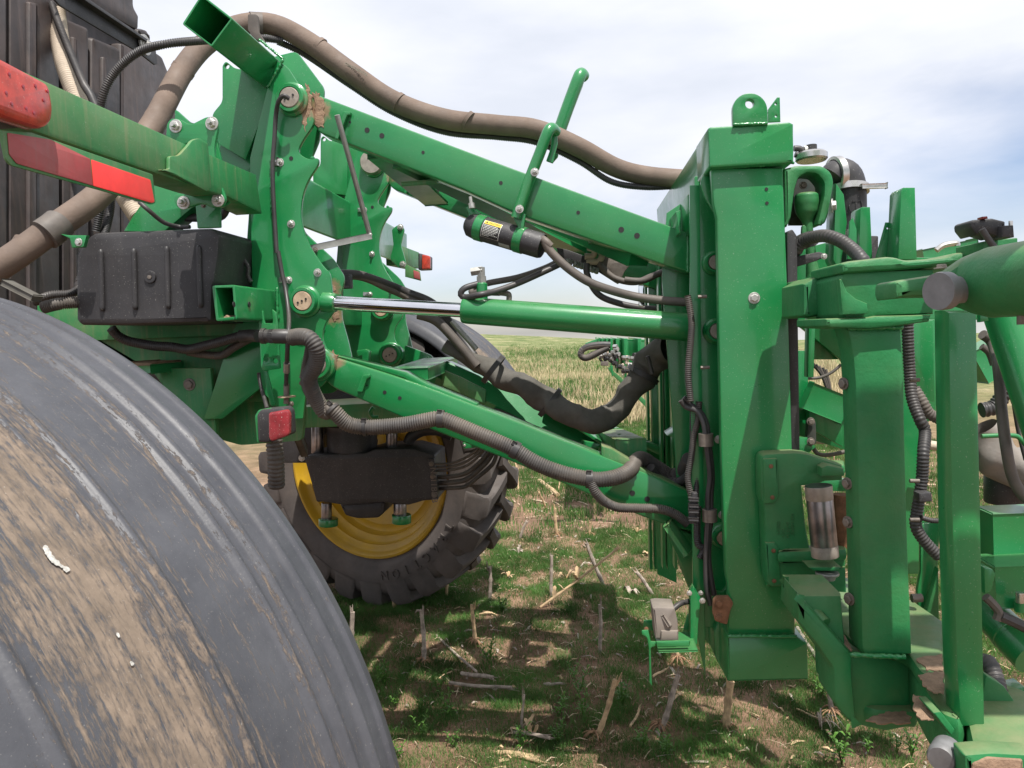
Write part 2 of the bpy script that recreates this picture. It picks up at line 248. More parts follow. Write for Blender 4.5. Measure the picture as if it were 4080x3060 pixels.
class MB:
    def __init__(s): s.v = []; s.f = []; s.uv = []
    def add(s, v, f):
        o = len(s.v); s.v += [tuple(q) for q in v]; s.f += [tuple(i+o for i in q) for q in f]
    def tube(s, pts, r, n=12, cap=True):
        pts = np.asarray(pts, float); N = len(pts); rr = np.broadcast_to(np.asarray(r, float), (N,))
        T = np.gradient(pts, axis=0); T /= np.linalg.norm(T, axis=1)[:, None]+1e-12
        a = np.array([0, 0, 1.0]) if abs(T[0][2]) < 0.9 else np.array([1.0, 0, 0])
        u = np.cross(T[0], a); u /= np.linalg.norm(u); ang = np.linspace(0, 2*np.pi, n, endpoint=False); V = []
        for i in range(N):
            u = u-T[i]*u.dot(T[i]); u /= np.linalg.norm(u); w = np.cross(T[i], u)
            V += [tuple(pts[i]+rr[i]*(math.cos(t)*u+math.sin(t)*w)) for t in ang]
        Fc = [(i*n+j, i*n+(j+1) % n, (i+1)*n+(j+1) % n, (i+1)*n+j) for i in range(N-1) for j in range(n)]
        if cap: Fc += [tuple(range(n-1, -1, -1)), tuple(range((N-1)*n, N*n))]
        s.add(V, Fc); return s
    def box(s, c, d, rot=None):
        c = np.array(c, float); V = []
        for z in (-.5, .5):
            for x, y in ((-.5, -.5), (.5, -.5), (.5, .5), (-.5, .5)):
                q = np.array([x*d[0], y*d[1], z*d[2]]); 
                if rot is not None: q = np.array(rot) @ q
                V.append(c+q)
        s.add(V, [(0, 3, 2, 1), (4, 5, 6, 7), (0, 1, 5, 4), (1, 2, 6, 5), (2, 3, 7, 6), (3, 0, 4, 7)]); return s
    def lathe(s, prof, C, ax, n=48, arc=None, up=(0, 0, 1)):
        C = np.array(C, float); ax = np.array(ax, float); ax /= np.linalg.norm(ax); up = np.array(up, float)
        if abs(ax.dot(up)) > .95: up = np.array([1.0, 0, 0])
        w = up-ax*up.dot(ax); w /= np.linalg.norm(w); h = np.cross(w, ax)
        full = arc is None; a = np.linspace(0, 2*np.pi, n, endpoint=False) if full else np.linspace(arc[0], arc[1], n)
        V = [C+ax*q+r*(math.cos(t)*h+math.sin(t)*w) for t in a for r, q in prof]; k = len(prof); Fc = []
        for i in range(n if full else n-1):
            for j in range(k-1):
                i2 = (i+1) % n; Fc.append((i*k+j, i2*k+j, i2*k+j+1, i*k+j+1))
        s.add(V, Fc); s.lastuv = [(t, q) for t in a for q in range(k)]; return s
    def build(s, name, m, parent=None, **k): return mesh(name, s.v, s.f, m, parent, **k)
def cm(pts, n=8, closed=False):
    p = np.asarray(pts, float); N = len(p); o = []
    g = (lambda i: p[i % N]) if closed else (lambda i: p[min(max(i, 0), N-1)])
    for i in range(N if closed else N-1):
        a, b, c, d = g(i-1), g(i), g(i+1), g(i+2)
        for t in np.linspace(0, 1, n, endpoint=False):
            o.append(0.5*((2*b)+(-a+c)*t+(2*a-5*b+4*c-d)*t*t+(-a+3*b-3*c+d)*t**3))
    if not closed: o.append(p[-1])
    return np.array(o)
def resample(p, step):
    d = np.r_[0, np.cumsum(np.linalg.norm(np.diff(p, axis=0), axis=1))]; n = max(3, int(d[-1]/step)+1); t = np.linspace(0, d[-1], n)
    return np.stack([np.interp(t, d, p[:, i]) for i in range(3)], 1)
def fillet(pts, r=0.0, seg=4):
    o = []; N = len(pts)
    for i in range(N):
        q = pts[i]; rr = q[2] if len(q) > 2 else r; p = np.array(q[:2], float)
        a = np.array(pts[i-1][:2], float); b = np.array(pts[(i+1) % N][:2], float)
        la, lb = np.linalg.norm(a-p), np.linalg.norm(b-p); rr = min(rr, la*.48, lb*.48)
        if rr <= 0.01: o.append(tuple(p)); continue
        s = p+(a-p)/la*rr; e = p+(b-p)/lb*rr
        for t in np.linspace(0, 1, seg+1): o.append(tuple((1-t)**2*s+2*t*(1-t)*p+t*t*e))
    return o
def dedupe(r, d=0.0012):
    o = [r[0]]
    for q in r[1:]:
        if math.hypot(q[0]-o[-1][0], q[1]-o[-1][1]) > d: o.append(q)
    if len(o) > 3 and math.hypot(o[0][0]-o[-1][0], o[0][1]-o[-1][1]) < d: o.pop()
    return o
def flat(name, outer, holes, axis, c0, t, m, parent=None, bev=0.003, **k):
    """a plate cut from sheet: outline (and holes) in metres in the plane across `axis`, t thick (towards + of the axis)"""
    cu = bpy.data.curves.new('c', 'CURVE'); cu.dimensions = '2D'; cu.fill_mode = 'BOTH'; bev = min(bev, abs(t)*0.4); outer = dedupe(outer)
    for ring in [outer]+list(holes):
        s = cu.splines.new('POLY'); s.points.add(len(ring)-1); s.use_cyclic_u = True
        for i, q in enumerate(ring): s.points[i].co = (q[0], q[1], 0, 1)
    cu.extrude = max(abs(t)/2-bev, 0.0001); cu.bevel_depth = bev; cu.bevel_resolution = 1; cu.offset = -bev
    ob = bpy.data.objects.new('c', cu); me = bpy.data.meshes.new_from_object(ob); bpy.data.objects.remove(ob); bpy.data.curves.remove(cu)
    n = len(me.vertices); v = np.zeros(n*3); me.vertices.foreach_get('co', v); v = v.reshape(n, 3)
    A, B, Cc = v[:, 0], v[:, 1], v[:, 2]+c0+t/2
    v = {'Y': np.stack([A, Cc, B], 1), 'X': np.stack([Cc, A, B], 1), 'Z': np.stack([A, B, Cc], 1)}[axis]
    f = [tuple(p.vertices) for p in me.polygons]; bpy.data.meshes.remove(me)
    bm = bmesh.new(); bv = [bm.verts.new(q) for q in v]
    for q in f:
        try: bm.faces.new([bv[i] for i in q])
        except ValueError: pass
    bmesh.ops.remove_doubles(bm, verts=bm.verts, dist=1e-5); bm.verts.index_update()
    v = [tuple(q.co) for q in bm.verts]; f = [[w.index for w in p.verts] for p in bm.faces]; bm.free()
    return mesh(name, v, f, m, parent, **k)
def circ(c, r, n=18): return [(c[0]+r*math.cos(a), c[1]+r*math.sin(a)) for a in np.linspace(0, 2*np.pi, n, endpoint=False)]
def pl(name, V, pts, Y, t, m, parent, holes=(), r=0.0, smooth=False, axis='Y', **k):
    """plate whose outline is read from view V of the photograph and stands at distance Y (holes: x, y, radius in view px)"""
    pts = fillet(pts, r) if not smooth else [tuple(q) for q in cm([p[:2] for p in pts], 5, True)]
    f3 = {'Y': P, 'X': PX, 'Z': PZ}[axis]; ii = {'Y': (0, 2), 'X': (1, 2), 'Z': (0, 1)}[axis]
    o2 = [tuple(f3(V, q[0], q[1], Y)[list(ii)]) for q in pts]; hs = []
    for h in holes:
        if len(h) == 3:
            c = f3(V, h[0], h[1], Y); e = f3(V, h[0]+h[2], h[1], Y); rad = np.linalg.norm(c-e); hs.append(circ(c[list(ii)], rad))
        else: hs.append([tuple(f3(V, q[0], q[1], Y)[list(ii)]) for q in fillet(list(h), 0)])
    return flat(name, o2, hs, axis, Y, t, m, parent, **k)
def path(V, pts, n=8): return cm([P(V, *q) for q in pts], n)
def hose(name, V, pts, rad, m, parent, rib=0.0, n=12, pitch=0.009, **k):
    p = path(V, pts, 10)
    if rib > 0:
        p = resample(p, pitch/4); i = np.arange(len(p)); r = rad*(1+rib*np.array([1, 1, -1, -1])[i % 4])
    else: p = resample(p, rad*0.7); r = rad
    return MB().tube(p, r, n).build(name, m, parent, sharp=60, **k)
def rpx(V, px, Y): return VW[V][2]*px/F*Y               # length in metres of px pixels of view V at distance Y
# shared small hardware, modelled facing -Y with unit size (head 1 across the flats radius)
def unit_bolt(name, stud):
    mb = MB(); mb.lathe([(0, 0), (1.45, 0), (1.45, -0.16), (1.40, -0.22), (0, -0.22)], (0, 0, 0), (0, 1, 0), 20)
    h = [(math.cos(a), math.sin(a)) for a in np.linspace(0, 2*np.pi, 6, endpoint=False)]
    V = [(x, -0.20, z) for x, z in h]+[(x, -0.78, z) for x, z in h]+[(x*.84, -0.88, z*.84) for x, z in h]
    mb.add(V, [(i, (i+1) % 6, 6+(i+1) % 6, 6+i) for i in range(6)]+[(6+i, 6+(i+1) % 6, 12+(i+1) % 6, 12+i) for i in range(6)]+[tuple(range(12, 18))])
    if stud: mb.lathe([(0.52, -0.8), (0.52, -1.7), (0.45, -1.82), (0, -1.82)], (0, 0, 0), (0, 1, 0), 12)
    me = bpy.data.meshes.new(name); me.from_pydata(mb.v, [], mb.f)
    bm = bmesh.new(); bm.from_mesh(me); bmesh.ops.recalc_face_normals(bm, faces=bm.faces); bm.to_mesh(me); bm.free()
    me.polygons.foreach_set('use_smooth', [True]*len(me.polygons)); me.set_sharp_from_angle(angle=R_(30)); return me
BOLT = {}
def bolt(V, x, y, Y, rp, parent, m='zinc_bolt', stud=False, rot=None, name='bolt'):
    key = (m, stud)
    if key not in BOLT: BOLT[key] = unit_bolt('bolt', stud); BOLT[key].materials.append(MATS[m])
    o = link(name, BOLT[key], None, parent, P(V, x, y, Y)); s = rpx(V, rp, Y)/1.45; o.scale = (s, s, s)
    o.rotation_euler = rot if rot else (0, random.uniform(0, 1), 0); return o
def boss(V, x, y, Y, R, prot, parent, pin=None, pr=0.62, pm='pin_steel', back=0.02, detail=True, m='green_paint', name='pin_boss'):
    """raised ring of radius R px with a pin end inside"""
    c = P(V, x, y, Y); r = rpx(V, R, Y)
    b = MB().lathe([(r*1.0, back), (r, -prot*.35), (r*.93, -prot*.45), (r*.86, -prot*.5), (r*.84, -prot), (r*.80, -prot*1.08), (r*pr*1.03, -prot*1.08), (r*pr*1.0, -prot*.7), (0.0, -prot*.7)], c, (0, 1, 0), 40).build(name, m, parent)
    q = MB().lathe([(r*pr*.98, -prot*.6), (r*pr*.98, -prot*1.0), (r*pr*.9, -prot*1.1), (0, -prot*1.1)], c, (0, 1, 0), 32).build('pin', pm, b)
    if detail:
        h = MB()
        for a, d in ((0.4, .45), (3.5, .45), (1.9, .0)): h.lathe([(r*pr*.1, 0), (r*pr*.1, -.004), (0, -.004)], c+np.array([r*pr*d*math.cos(a), -prot*1.1, r*pr*d*math.sin(a)]), (0, 1, 0), 10)
        h.build('grease_port', 'black_print', b)
    return b
def holes(V, lst, Y, parent, m='hollow_shade'):
    for x, y, r in lst: MB().lathe([(rpx(V, r, Y), .004), (rpx(V, r, Y), -.0015), (0, -.0015)], P(V, x, y, Y), (0, 1, 0), 16).build('dark_hole_disc', 'black_print', parent)  # thin black disc paints the dark inside a hole
def copy_tree(o, dy, parent, depth=0):
    c = o.copy(); COL.objects.link(c); c.parent = parent
    if depth == 0: c.location = o.location + Vector((0, dy, 0))
    WL[c.name] = WL[o.name]+Vector((0, dy, 0))
    for ch in list(o.children): copy_tree(ch, dy, c, depth+1)
    return c

# ================================================================== the ground
def hgt(x, y):
    x = np.asarray(x, float); y = np.asarray(y, float)
    near = 0.012*np.sin(x*5.1+1.3)*np.cos(y*4.3)+0.010*np.sin(x*2.2-y*3.1)+0.007*np.sin(x*11+y*9)
    far = np.clip((y-30)/120, 0, 1)**1.4*(0.35-0.10*np.clip(x, -60, 22))+0.25*np.sin(x*.09+y*.05)*np.clip((y-30)/60, 0, 1) - np.clip(y-150, 0, 900)*0.022
    return near+far
def ground():
    ys = np.r_[np.linspace(-14, 2, 20), np.linspace(2.2, 12, 170), np.geomspace(12.2, 900, 90)]
    V = []; nx = 190
    for y in ys:
        w = 9+abs(y)*1.2; xs = np.linspace(-w, w, nx); z = hgt(xs, np.full(nx, y))
        V += list(zip(xs, np.full(nx, y), z))
    f = [(j*nx+i, j*nx+i+1, (j+1)*nx+i+1, (j+1)*nx+i) for j in range(len(ys)-1) for i in range(nx-1)]
    g = mesh('ground', V, f, 'soil', kind='structure', sharp=180); return g
ground()

# ================================================================== the sprayer
root = bpy.data.objects.new('crop_sprayer', None); COL.objects.link(root); root.location = (-1.0, 3.65, 0); root.empty_display_size = 0.3
WL['crop_sprayer'] = Vector((-1.0, 3.65, 0))
root['label'] = 'green self-propelled crop sprayer with black tank, seen at its rear boom lift frame'; root['category'] = 'sprayer'
S = root
GP, GD, GC = 'green_paint', 'green_paint_dusty', 'green_casting'
YN, YF = 3.0, 4.2                                            # near and far side plates of the lift linkage

# ---- tank at the upper left: ribbed rear wall, its corner, the strap over it
XT = -2.5
tank = MB()
tank.box((XT-0.62, 4.1, 2.55), (1.0, 1.52, 2.5)); tank = tank.build('chemical_tank', 'tank_plastic', S)
def yt(x): return PX('D', x, 400, XT)[1]
for (x0, x1, yt0, yt1, dx) in ((-90, 20, -160, -110, .05), (24, 131, -60, 5, .05), (138, 194, 36, 60, .03), (200, 262, 78, 104, .02), (262, 375, 100, 165, .0)):
    if x1 == 375:
        pts = [(262, 92, 4), (338, 112, 8), (352, 122, 6), (369, 165, 6), (384, 235, 4), (391, 300), (391, 900), (262, 900)]
    else: pts = [(x0, yt0, 9), (x1, yt1, 11), (x1+2, 980), (x0, 980)]
    pl('tank_rib', 'D', pts, XT+dx, -0.16, 'tank_plastic', tank, axis='X', bev=0.022)
    if x1 < 300: pl('tank_ridge', 'D', [((x0*.62+x1*.38), yt0*.5+yt1*.5+30, 4), ((x0*.45+x1*.55), yt0*.5+yt1*.5+34, 4), ((x0*.45+x1*.55)+1, 980), ((x0*.62+x1*.38), 980)], XT+dx+0.018, -0.05, 'tank_plastic', tank, axis='X', bev=0.014)
pl('tank_rib', 'D', [(180, -60), (290, -60, 4), (292, 15, 6), (303, 35, 5), (302, 66, 6), (290, 62), (180, -2)], XT-0.02, -0.5, 'tank_plastic', tank, axis='X', bev=0.03)
pl('tank_rib', 'D', [(300, 60, 4), (318, 62, 5), (329, 80, 5), (328, 90), (300, 72)], XT-0.0, -0.3, 'tank_plastic', tank, axis='X', bev=0.03)
strap = pl('tank_strap', 'D', [(118, -2), (150, -22), (336, 102), (341, 139), (335, 140), (300, 113), (130, 12)], XT+0.12, -0.012, 'black_plastic', S, axis='X')
pl('strap_flange', 'D', [(150, -22), (336, 102), (336, 96), (160, -24)], XT+0.16, -0.05, 'black_plastic', strap, axis='X')
c = PX('D', 311, 97, XT+.13)
MB().lathe([(0.055, 0), (0.055, .012), (0, .012)], c, (1, 0, 0), 24).build('washer', 'zinc_bolt', strap)
b = link('bolt', unit_bolt('bolt', True), 'zinc_bolt', strap, c+np.array([.012, 0, 0])); b.scale = (.024,)*3; b.rotation_euler = (0, 0, R_(90))

# ---- pale ribbed conduit down the tank and the big product hose
hose('ribbed_hose', 'D', [(118, 0, 3.7), (130, 90, 3.6), (148, 165, 3.5), (205, 300, 3.4), (262, 410, 3.35), (300, 470, 3.3)], 0.040, 'pale_pipe', S, rib=.05, pitch=.012)
hose('electrical_conduit', 'D', [(112, 10, 3.6), (128, 55, 3.55), (150, 110, 3.5), (180, 180, 3.4), (200, 215, 3.3), (230, 300, 3.2), (240, 430, 3.2), (222, 520, 3.1)], 0.016, 'black_hose', S, rib=.1)
hose('electrical_conduit', 'D', [(208, 500, 3.1), (222, 430, 3.1), (238, 380, 3.1), (215, 300, 3.15), (222, 210, 3.1), (250, 155, 3.1), (300, 112, 3.1), (360, 95, 3.1), (430, 88, 3.2), (500, 84, 3.4), (560, 82, 3.55), (612, 88, 3.6)], 0.016, 'black_hose', S, rib=.1)
ph = hose('product_hose', 'D', [(-130, 650, 2.5), (10, 568, 2.55), (110, 497, 2.65), (215, 420, 2.8), (280, 340, 2.95), (335, 262, 3.1), (395, 152, 3.3), (450, 90, 3.45), (520, 55, 3.55), (592, 54, 3.6), (668, 92, 3.6), (760, 158, 3.6), (850, 218, 3.65), (960, 257, 3.7), (1075, 270, 3.8), (1160, 280, 3.85), (1250, 318, 3.9), (1330, 362, 4.0), (1400, 380, 4.05), (1500, 388, 4.1)], 0.0475, 'brown_hose', S, n=24)
for x, y, Y in ((690, 104, 3.6), (1010, 262, 3.72), (1300, 348, 3.97), (395, 152, 3.3), (340, 255, 3.12), (1190, 290, 3.87), (860, 222, 3.65), (60, 530, 2.6)):
    p = path('D', [(x-6, y-(4 if x > 560 else -9), Y), (x, y, Y), (x+6, y+(4 if x > 560 else -9), Y)], 2); MB().tube(p[1:-1], 0.0495, 24).build('hose_wrap', 'brown_hose', ph)
hc = hose('electrical_conduit', 'D', [(600, 90, 3.62), (660, 118, 3.66), (760, 186, 3.66), (850, 243, 3.7), (960, 285, 3.75), (1075, 296, 3.85), (1160, 308, 3.9), (1250, 348, 3.95), (1320, 392, 4.0), (1390, 404, 4.05), (1460, 402, 4.1)], 0.015, 'black_hose', S, rib=.1)
cl = hose('hose_clamp', 'D', [(96, 508, 2.62), (112, 497, 2.64), (128, 484, 2.67)], 0.056, 'rubber_hose', S, n=24)
pl('clamp_bracket', 'D', [(128, 505), (150, 508, 3), (187, 508), (180, 534, 3), (155, 535), (150, 515)], 2.62, .02, GP, cl); bolt('D', 170, 523, 2.62, 9, cl)
hose('hose_clamp', 'D', [(541, 52, 3.56), (560, 53, 3.58), (567, 54, 3.585)], 0.053, 'rubber_hose', S, n=24)
pl('clamp_strap', 'D', [(535, 30, 4), (556, 30, 6), (558, 68), (572, 90), (548, 84), (535, 64)], 3.42, .02, 'rubber_hose', S)

# ---- light bar that runs towards the camera, its clamp plates, lamp and reflector panel
XB = -1.203
bar = pl('light_bar', 'A', [(338, 543, 0), (1200, 930), (1660, 1130), (1700, 1385), (1470, 1270), (1340, 1235), (222, 850), (110, 790), (110, 440)], XB, -0.11, GD, S, axis='X', bev=.006)
lamp = pl('tail_light', 'A', [(-60, 355, 30), (10, 375, 20), (325, 545, 45), (352, 700, 30), (345, 790, 45), (290, 840, 40), (30, 755, 30), (-60, 680, 30)], XB+0.035, -0.05, 'red_lens', S, axis='X', bev=.012, label='red rounded tail light at the outer end of the light bar')
pl('lamp_housing', 'A', [(-80, 370, 20), (300, 560, 30), (320, 835, 30), (200, 850, 30), (-80, 740)], XB-0.012, -0.06, 'black_plastic', lamp, axis='X', bev=.01)
for x, y in ((60, 480), (150, 560), (230, 555), (75, 670), (170, 700), (285, 650), (310, 590), (40, 600), (220, 730)):
    c = PX('A', x, y, XB+.0355); MB().lathe([(.0045, -.002), (.0040, .0006), (0, .001)], c, (1, 0, 0), 12).build('light_diode', 'dark_red_lens', lamp)
panel = pl('reflector_panel', 'A', [(0, 840, 0), (20, 845, 5), (205, 858), (990, 1130, 8), (1010, 1315, 12), (985, 1325, 8), (70, 1070, 20), (40, 1030, 12), (5, 860)], XB+0.004, -0.006, GD, S, axis='X', bev=.001)
pl('reflective_tape', 'A', [(595, 1034, 4), (975, 1165, 8), (1002, 1308, 6), (985, 1315, 6), (607, 1205, 4)], XB+0.0065, -0.002, 'red_tape', panel, axis='X', bev=.0005, label='bright clean red tape')
pl('reflective_tape', 'A', [(50, 860, 6), (330, 905), (585, 1030, 4), (603, 1203, 4), (110, 1060, 14), (62, 1000, 10)], XB+0.0065, -0.002, 'dusty_red_tape', panel, axis='X', bev=.0005, label='faded dusty red tape')
# clamp plates with four long bolts
cp = pl('clamp_plate', 'A', [(1075, 880, 10), (1080, 800, 26), (1110, 765, 30), (1160, 770, 26), (1230, 810, 40), (1290, 780, 40), (1345, 752, 40), (1400, 770, 26), (1412, 830, 30), (1385, 960, 50), (1400, 1120, 50), (1465, 1290, 40), (1440, 1340, 30), (1370, 1345, 20), (1310, 1315, 50), (1220, 1345, 40), (1160, 1355, 30), (1125, 1310, 30), (1130, 1255, 20), (1340, 1250, 0), (1345, 1000, 60), (1290, 900, 30), (1180, 940, 20), (1120, 940, 10)], 2.60, .016, GP, S, bev=.003)
pl('clamp_gusset', 'A', [(1040, 1100, 10), (1100, 1095, 10), (1100, 1010, 20), (1160, 1010, 20), (1225, 940, 30), (1250, 905, 20), (1300, 895, 20), (1350, 930, 10), (1372, 1215), (1340, 1240), (1150, 1140)], XB+.014, -.012, GD, cp, axis='X')
for x, y in ((1128, 812), (1362, 795), (1178, 1308), (1402, 1292)):
    bolt('A', x+12, y+6, 2.60, 44, cp, stud=True)
pl('clamp_plate', 'A', [(1130, 700), (1240, 800), (1330, 790), (1400, 900), (1445, 1100), (1500, 1300), (1440, 1345), (1300, 1330), (1150, 1250)], 2.72, .016, GP, S, r=30)
pl('hanger_strap', 'A', [(1265, 1320), (1425, 1320), (1430, 1475), (1278, 1480)], 2.72, .012, GP, S, r=8); bolt('A', 1318, 1330, 2.72, 18, S, 'dull_bolt')
# lower left strut
pl('frame_strut', 'A', [(800, 1500), (860, 1400), (1020, 1175), (1100, 1185), (1265, 1330), (1050, 1510)], 2.85, .10, GP, S, r=6)
hose('wire', 'A', [(905, 1310, 2.7), (960, 1360, 2.7), (1060, 1440, 2.75), (1160, 1470, 2.8), (1230, 1470, 2.8)], .008, 'black_hose', S)
hose('wire', 'A', [(1205, 1410, 2.9), (1300, 1412, 2.9), (1400, 1412, 2.9), (1450, 1385, 2.9), (1475, 1310, 2.9)], .016, 'black_hose', S)

def crust(V, pts, Y, t, parent):
    rr = random.Random(int(pts[0][0])); o = []
    N = len(pts)
    for i in range(N):
        a, b = np.array(pts[i][:2], float), np.array(pts[(i+1) % N][:2], float)
        for k in range(4): q = a+(b-a)*k/4; o.append((q[0]+rr.uniform(-9, 9), q[1]+rr.uniform(-9, 9)))
    return pl('dirt_crust', V, o, Y, t, 'dirt_crust', parent, smooth=True, bev=.0015)
# ---- near lift plate pair
def lift_side(Y, far=False):
    front = pl('lift_plate', 'D', [
        (596, 128, 4), (622, 146, 8), (645, 182, 8), (662, 212, 6), (683, 262, 30), (655, 300, 20), (640, 330, 20), (668, 345, 14), (688, 340, 9), (687, 356, 9), (664, 390, 26), (652, 425, 20), (648, 470, 30), (660, 520, 30),
        (694, 572, 12), (712, 590, 8), (718, 640, 6), (722, 672, 10), (700, 700, 30), (694, 735, 26), (714, 770, 20), (716, 808, 20), (690, 840, 16), (660, 848, 12), (654, 905, 3),
        (623, 905), (560, 840), (480, 905), (440, 905), (500, 720), (545, 640), (540, 420), (540, 340), (575, 200)],
        Y, .022, GP, S, holes=((674, 341, 4),), bev=.003)
    back = pl('lift_plate', 'D', [
        (480, 142, 3), (487, 131, 9), (505, 146, 4), (560, 160), (560, 310), (460, 300), (458, 246, 10), (480, 220, 10)], Y+.10, .02, GP, S, holes=((490, 143, 5),), bev=.003)
    web = pl('lift_web', 'D', [(520, 140), (640, 110), (700, 190), (690, 300), (640, 420), (655, 500), (720, 560), (745, 600), (735, 640), (738, 690), (752, 740), (765, 800), (720, 850), (560, 850), (520, 700), (540, 420), (465, 300)], Y+.16, .02, GP, S, r=12, bev=.003)
    # shaded tapering web between the plates
    pl('lift_web', 'D', [(508, 148), (600, 160), (530, 345), (462, 305)], Y+.06, .012, GP, S)
    return front, back, web
fr, bk, wb = lift_side(YN)
top = pl('cross_tube', 'A', [(1180, 155), (1372, 304), (1508, 120), (1305, -38)], 2.60, .56, GP, S, r=14, holes=([(1196, 155), (1368, 288), (1492, 122), (1308, -20)],), bev=.002, label='open-ended square tube at the top of the lift frame')
pl('tube_shade_sheet', 'A', [(1215, 155), (1360, 275), (1480, 122), (1306, -5)], 2.80, .01, 'hollow_shade', top)  # dark sheet paints the shade inside the open tube
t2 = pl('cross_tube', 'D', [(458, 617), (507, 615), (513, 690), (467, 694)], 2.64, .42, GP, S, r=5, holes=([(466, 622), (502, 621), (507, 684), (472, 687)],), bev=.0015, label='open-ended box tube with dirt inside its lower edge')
pl('tube_shade_sheet', 'D', [(463, 618), (507, 618), (508, 688), (469, 690)], 2.90, .01, 'hollow_shade', t2)  # dark sheet again, painted shade of the lower tube
pl('dirt_heap', 'Q', [(815, 385), (860, 345), (900, 312), (935, 330), (962, 385)], 2.67, .12, 'dirt_crust', t2, r=14, bev=.01)
for x in (1003, 1187):
    c = PX('Q', x, 190, P('D', 512, 650, 2.64)[0]); MB().lathe([(.010, -.002), (.010, .001), (0, .001)], c, (1, 0, 0), 12).build('dark_hole_disc', 'black_print', t2)  # black disc in place of the hole's inner shade
# pins of the near side
bp1 = boss('D', 632, 216, YN, 36, .035, fr); bp2 = boss('D', 663, 651, YN, 35, .05, fr, pm='pin_dusty'); bp3 = boss('D', 688, 786, YN, 38, .035, fr)
bolt('D', 605, 351, YN, 9, fr, stud=True); bolt('D', 629, 484, YN, 9, fr, stud=True); bolt('D', 686, 589, YN, 9, fr, stud=True); bolt('D', 624, 605, YN, 8, fr, stud=True)
pl('clip', 'D', [(584, 344), (603, 345), (603, 359), (584, 357)], YN-.01, .01, 'stainless', fr, r=2); pl('clip', 'D', [(602, 598), (622, 598), (622, 612), (602, 611)], YN-.01, .01, 'stainless', fr, r=2)
holes('D', ((629, 342, 4.5), (600, 342, 3)), YN, fr)
hose('grease_line', 'B', [(735, 640, 2.93), (700, 620, 2.92), (668, 655, 2.93), (650, 740, 2.96), (640, 900, 2.97), (628, 1060, 2.97), (630, 1200, 2.97), (640, 1400, 2.97), (655, 1640, 2.97)], .0085, 'black_hose', S, n=10)
hose('grease_line', 'G', [(345, 0, 2.97), (372, 150, 2.97), (395, 260, 2.96), (415, 420, 2.9), (415, 520, 2.8), (408, 640, 2.8), (402, 740, 2.85), (398, 900, 2.9), (400, 950, 2.9)], .0085, 'black_hose', S, n=10)
hose('grease_fitting', 'G', [(403, 740, 2.85), (400, 800, 2.87)], .0125, 'grey_steel', S)
hose('grease_fitting', 'G', [(400, 880, 2.9), (400, 1010, 2.9)], .011, 'dull_bolt', S)
MB().lathe([(.001, 0), (.034, 0), (.034, .005), (.001, .005)], P('G', 403, 967, 2.9), (0, 0, 1), 24).build('washer', 'pin_dusty', S)
ua_dirt = S
# dirt packed at the pivot of the upper arm
crust('B', [(838, 540), (862, 565), (885, 630), (878, 700), (850, 790), (838, 850), (822, 790), (838, 700), (842, 620)], YN-.0015, .01, fr)
crust('B', [(890, 600), (925, 610), (962, 645), (958, 720), (964, 770), (955, 825), (905, 810), (893, 760), (903, 690)], YN+.021, .01, ua_dirt)
crust('G', [(705, 660), (738, 690), (735, 720), (712, 750), (705, 700)], YN+.0215, .01, ua_dirt)
crust('G', [(702, 400), (740, 392), (742, 440), (715, 475)], YN+.158, .01, ua_dirt); crust('G', [(690, 215), (725, 240), (715, 280), (700, 270)], YN+.158, .006, ua_dirt)

# ---- far lift plates (the same shape one frame width away) with their own cross tube
far_bits = []
for o in (fr, bk, wb):
    far_bits.append(copy_tree(o, YF-YN, S))
far_fr = far_bits[0]
for ch in list(far_fr.children):
    if ch.name.startswith('dirt'): bpy.data.objects.remove(ch)
pl('lift_web', 'D', [(508, 148), (600, 160), (530, 345), (462, 305)], YF+.06, .012, GP, S)
c = P('B', 1280, 1060, 4.2); far_pin = MB().lathe([(.066, .02), (.066, -.03), (.058, -.045), (0, -.045)], c, (0, 1, 0), 32).build('pin', 'pin_steel', S)
pl('cross_beam', 'D', [(443, 270), (585, 340), (587, 465), (443, 412)], YN+.10, 2.5, GP, S, r=5)      # box beam through both sides
pl('cross_beam', 'D', [(560, 650), (640, 655), (640, 700), (560, 700)], YN+.2, 1.1, GP, S, r=4)

# ---- arms of the parallel linkage
def arms(dy):
    up = pl('lift_arm', 'D', [(668, 196, 16), (700, 210, 4), (1100, 361), (1430, 482), (1500, 508, 6), (1500, 592, 6), (1440, 574), (1120, 463), (1000, 408), (690, 286, 8), (664, 250, 20)], YN+.024+dy, .11, GP, S, bev=.007)
    return up
ua = arms(0); holes('D', ((793, 281, 5.5), (825, 293, 5.5), (914, 329, 3.5), (1082, 395, 4), (1249, 459, 4), (1342, 496, 6), (1376, 509, 6), (756, 264, 2.5)), YN+.024, ua)
hk = pl('hose_hook', 'B', [(1085, 720), (1135, 722), (1130, 745), (1110, 745), (1050, 905), (1030, 895)], YN+.005, .02, GP, ua, r=8)
ua2 = copy_tree(ua, YF-YN, S)
la = pl('lift_arm', 'D', [(700, 766, 8), (722, 772, 6), (870, 818, 60), (1100, 905), (1300, 985), (1420, 1032, 10), (1500, 1068, 6), (1500, 1150, 6), (1430, 1133, 20), (1330, 1093, 30), (1100, 995), (900, 915), (720, 838, 12), (700, 820, 10)], YN+.024, .12, GP, S, bev=.009)
holes('G', ((1050, 934, 13), (1150, 972, 13), (933, 888, 6)), YN+.024, la); holes('D', ((1366, 1065, 6), (1398, 1078, 6)), YN+.024, la)
pl('hose_hook', 'G', [(905, 820), (950, 812), (952, 835), (930, 845), (900, 935), (862, 930)], YN+.004, .02, GP, la, r=10)
la2 = copy_tree(la, YF-YN, S)
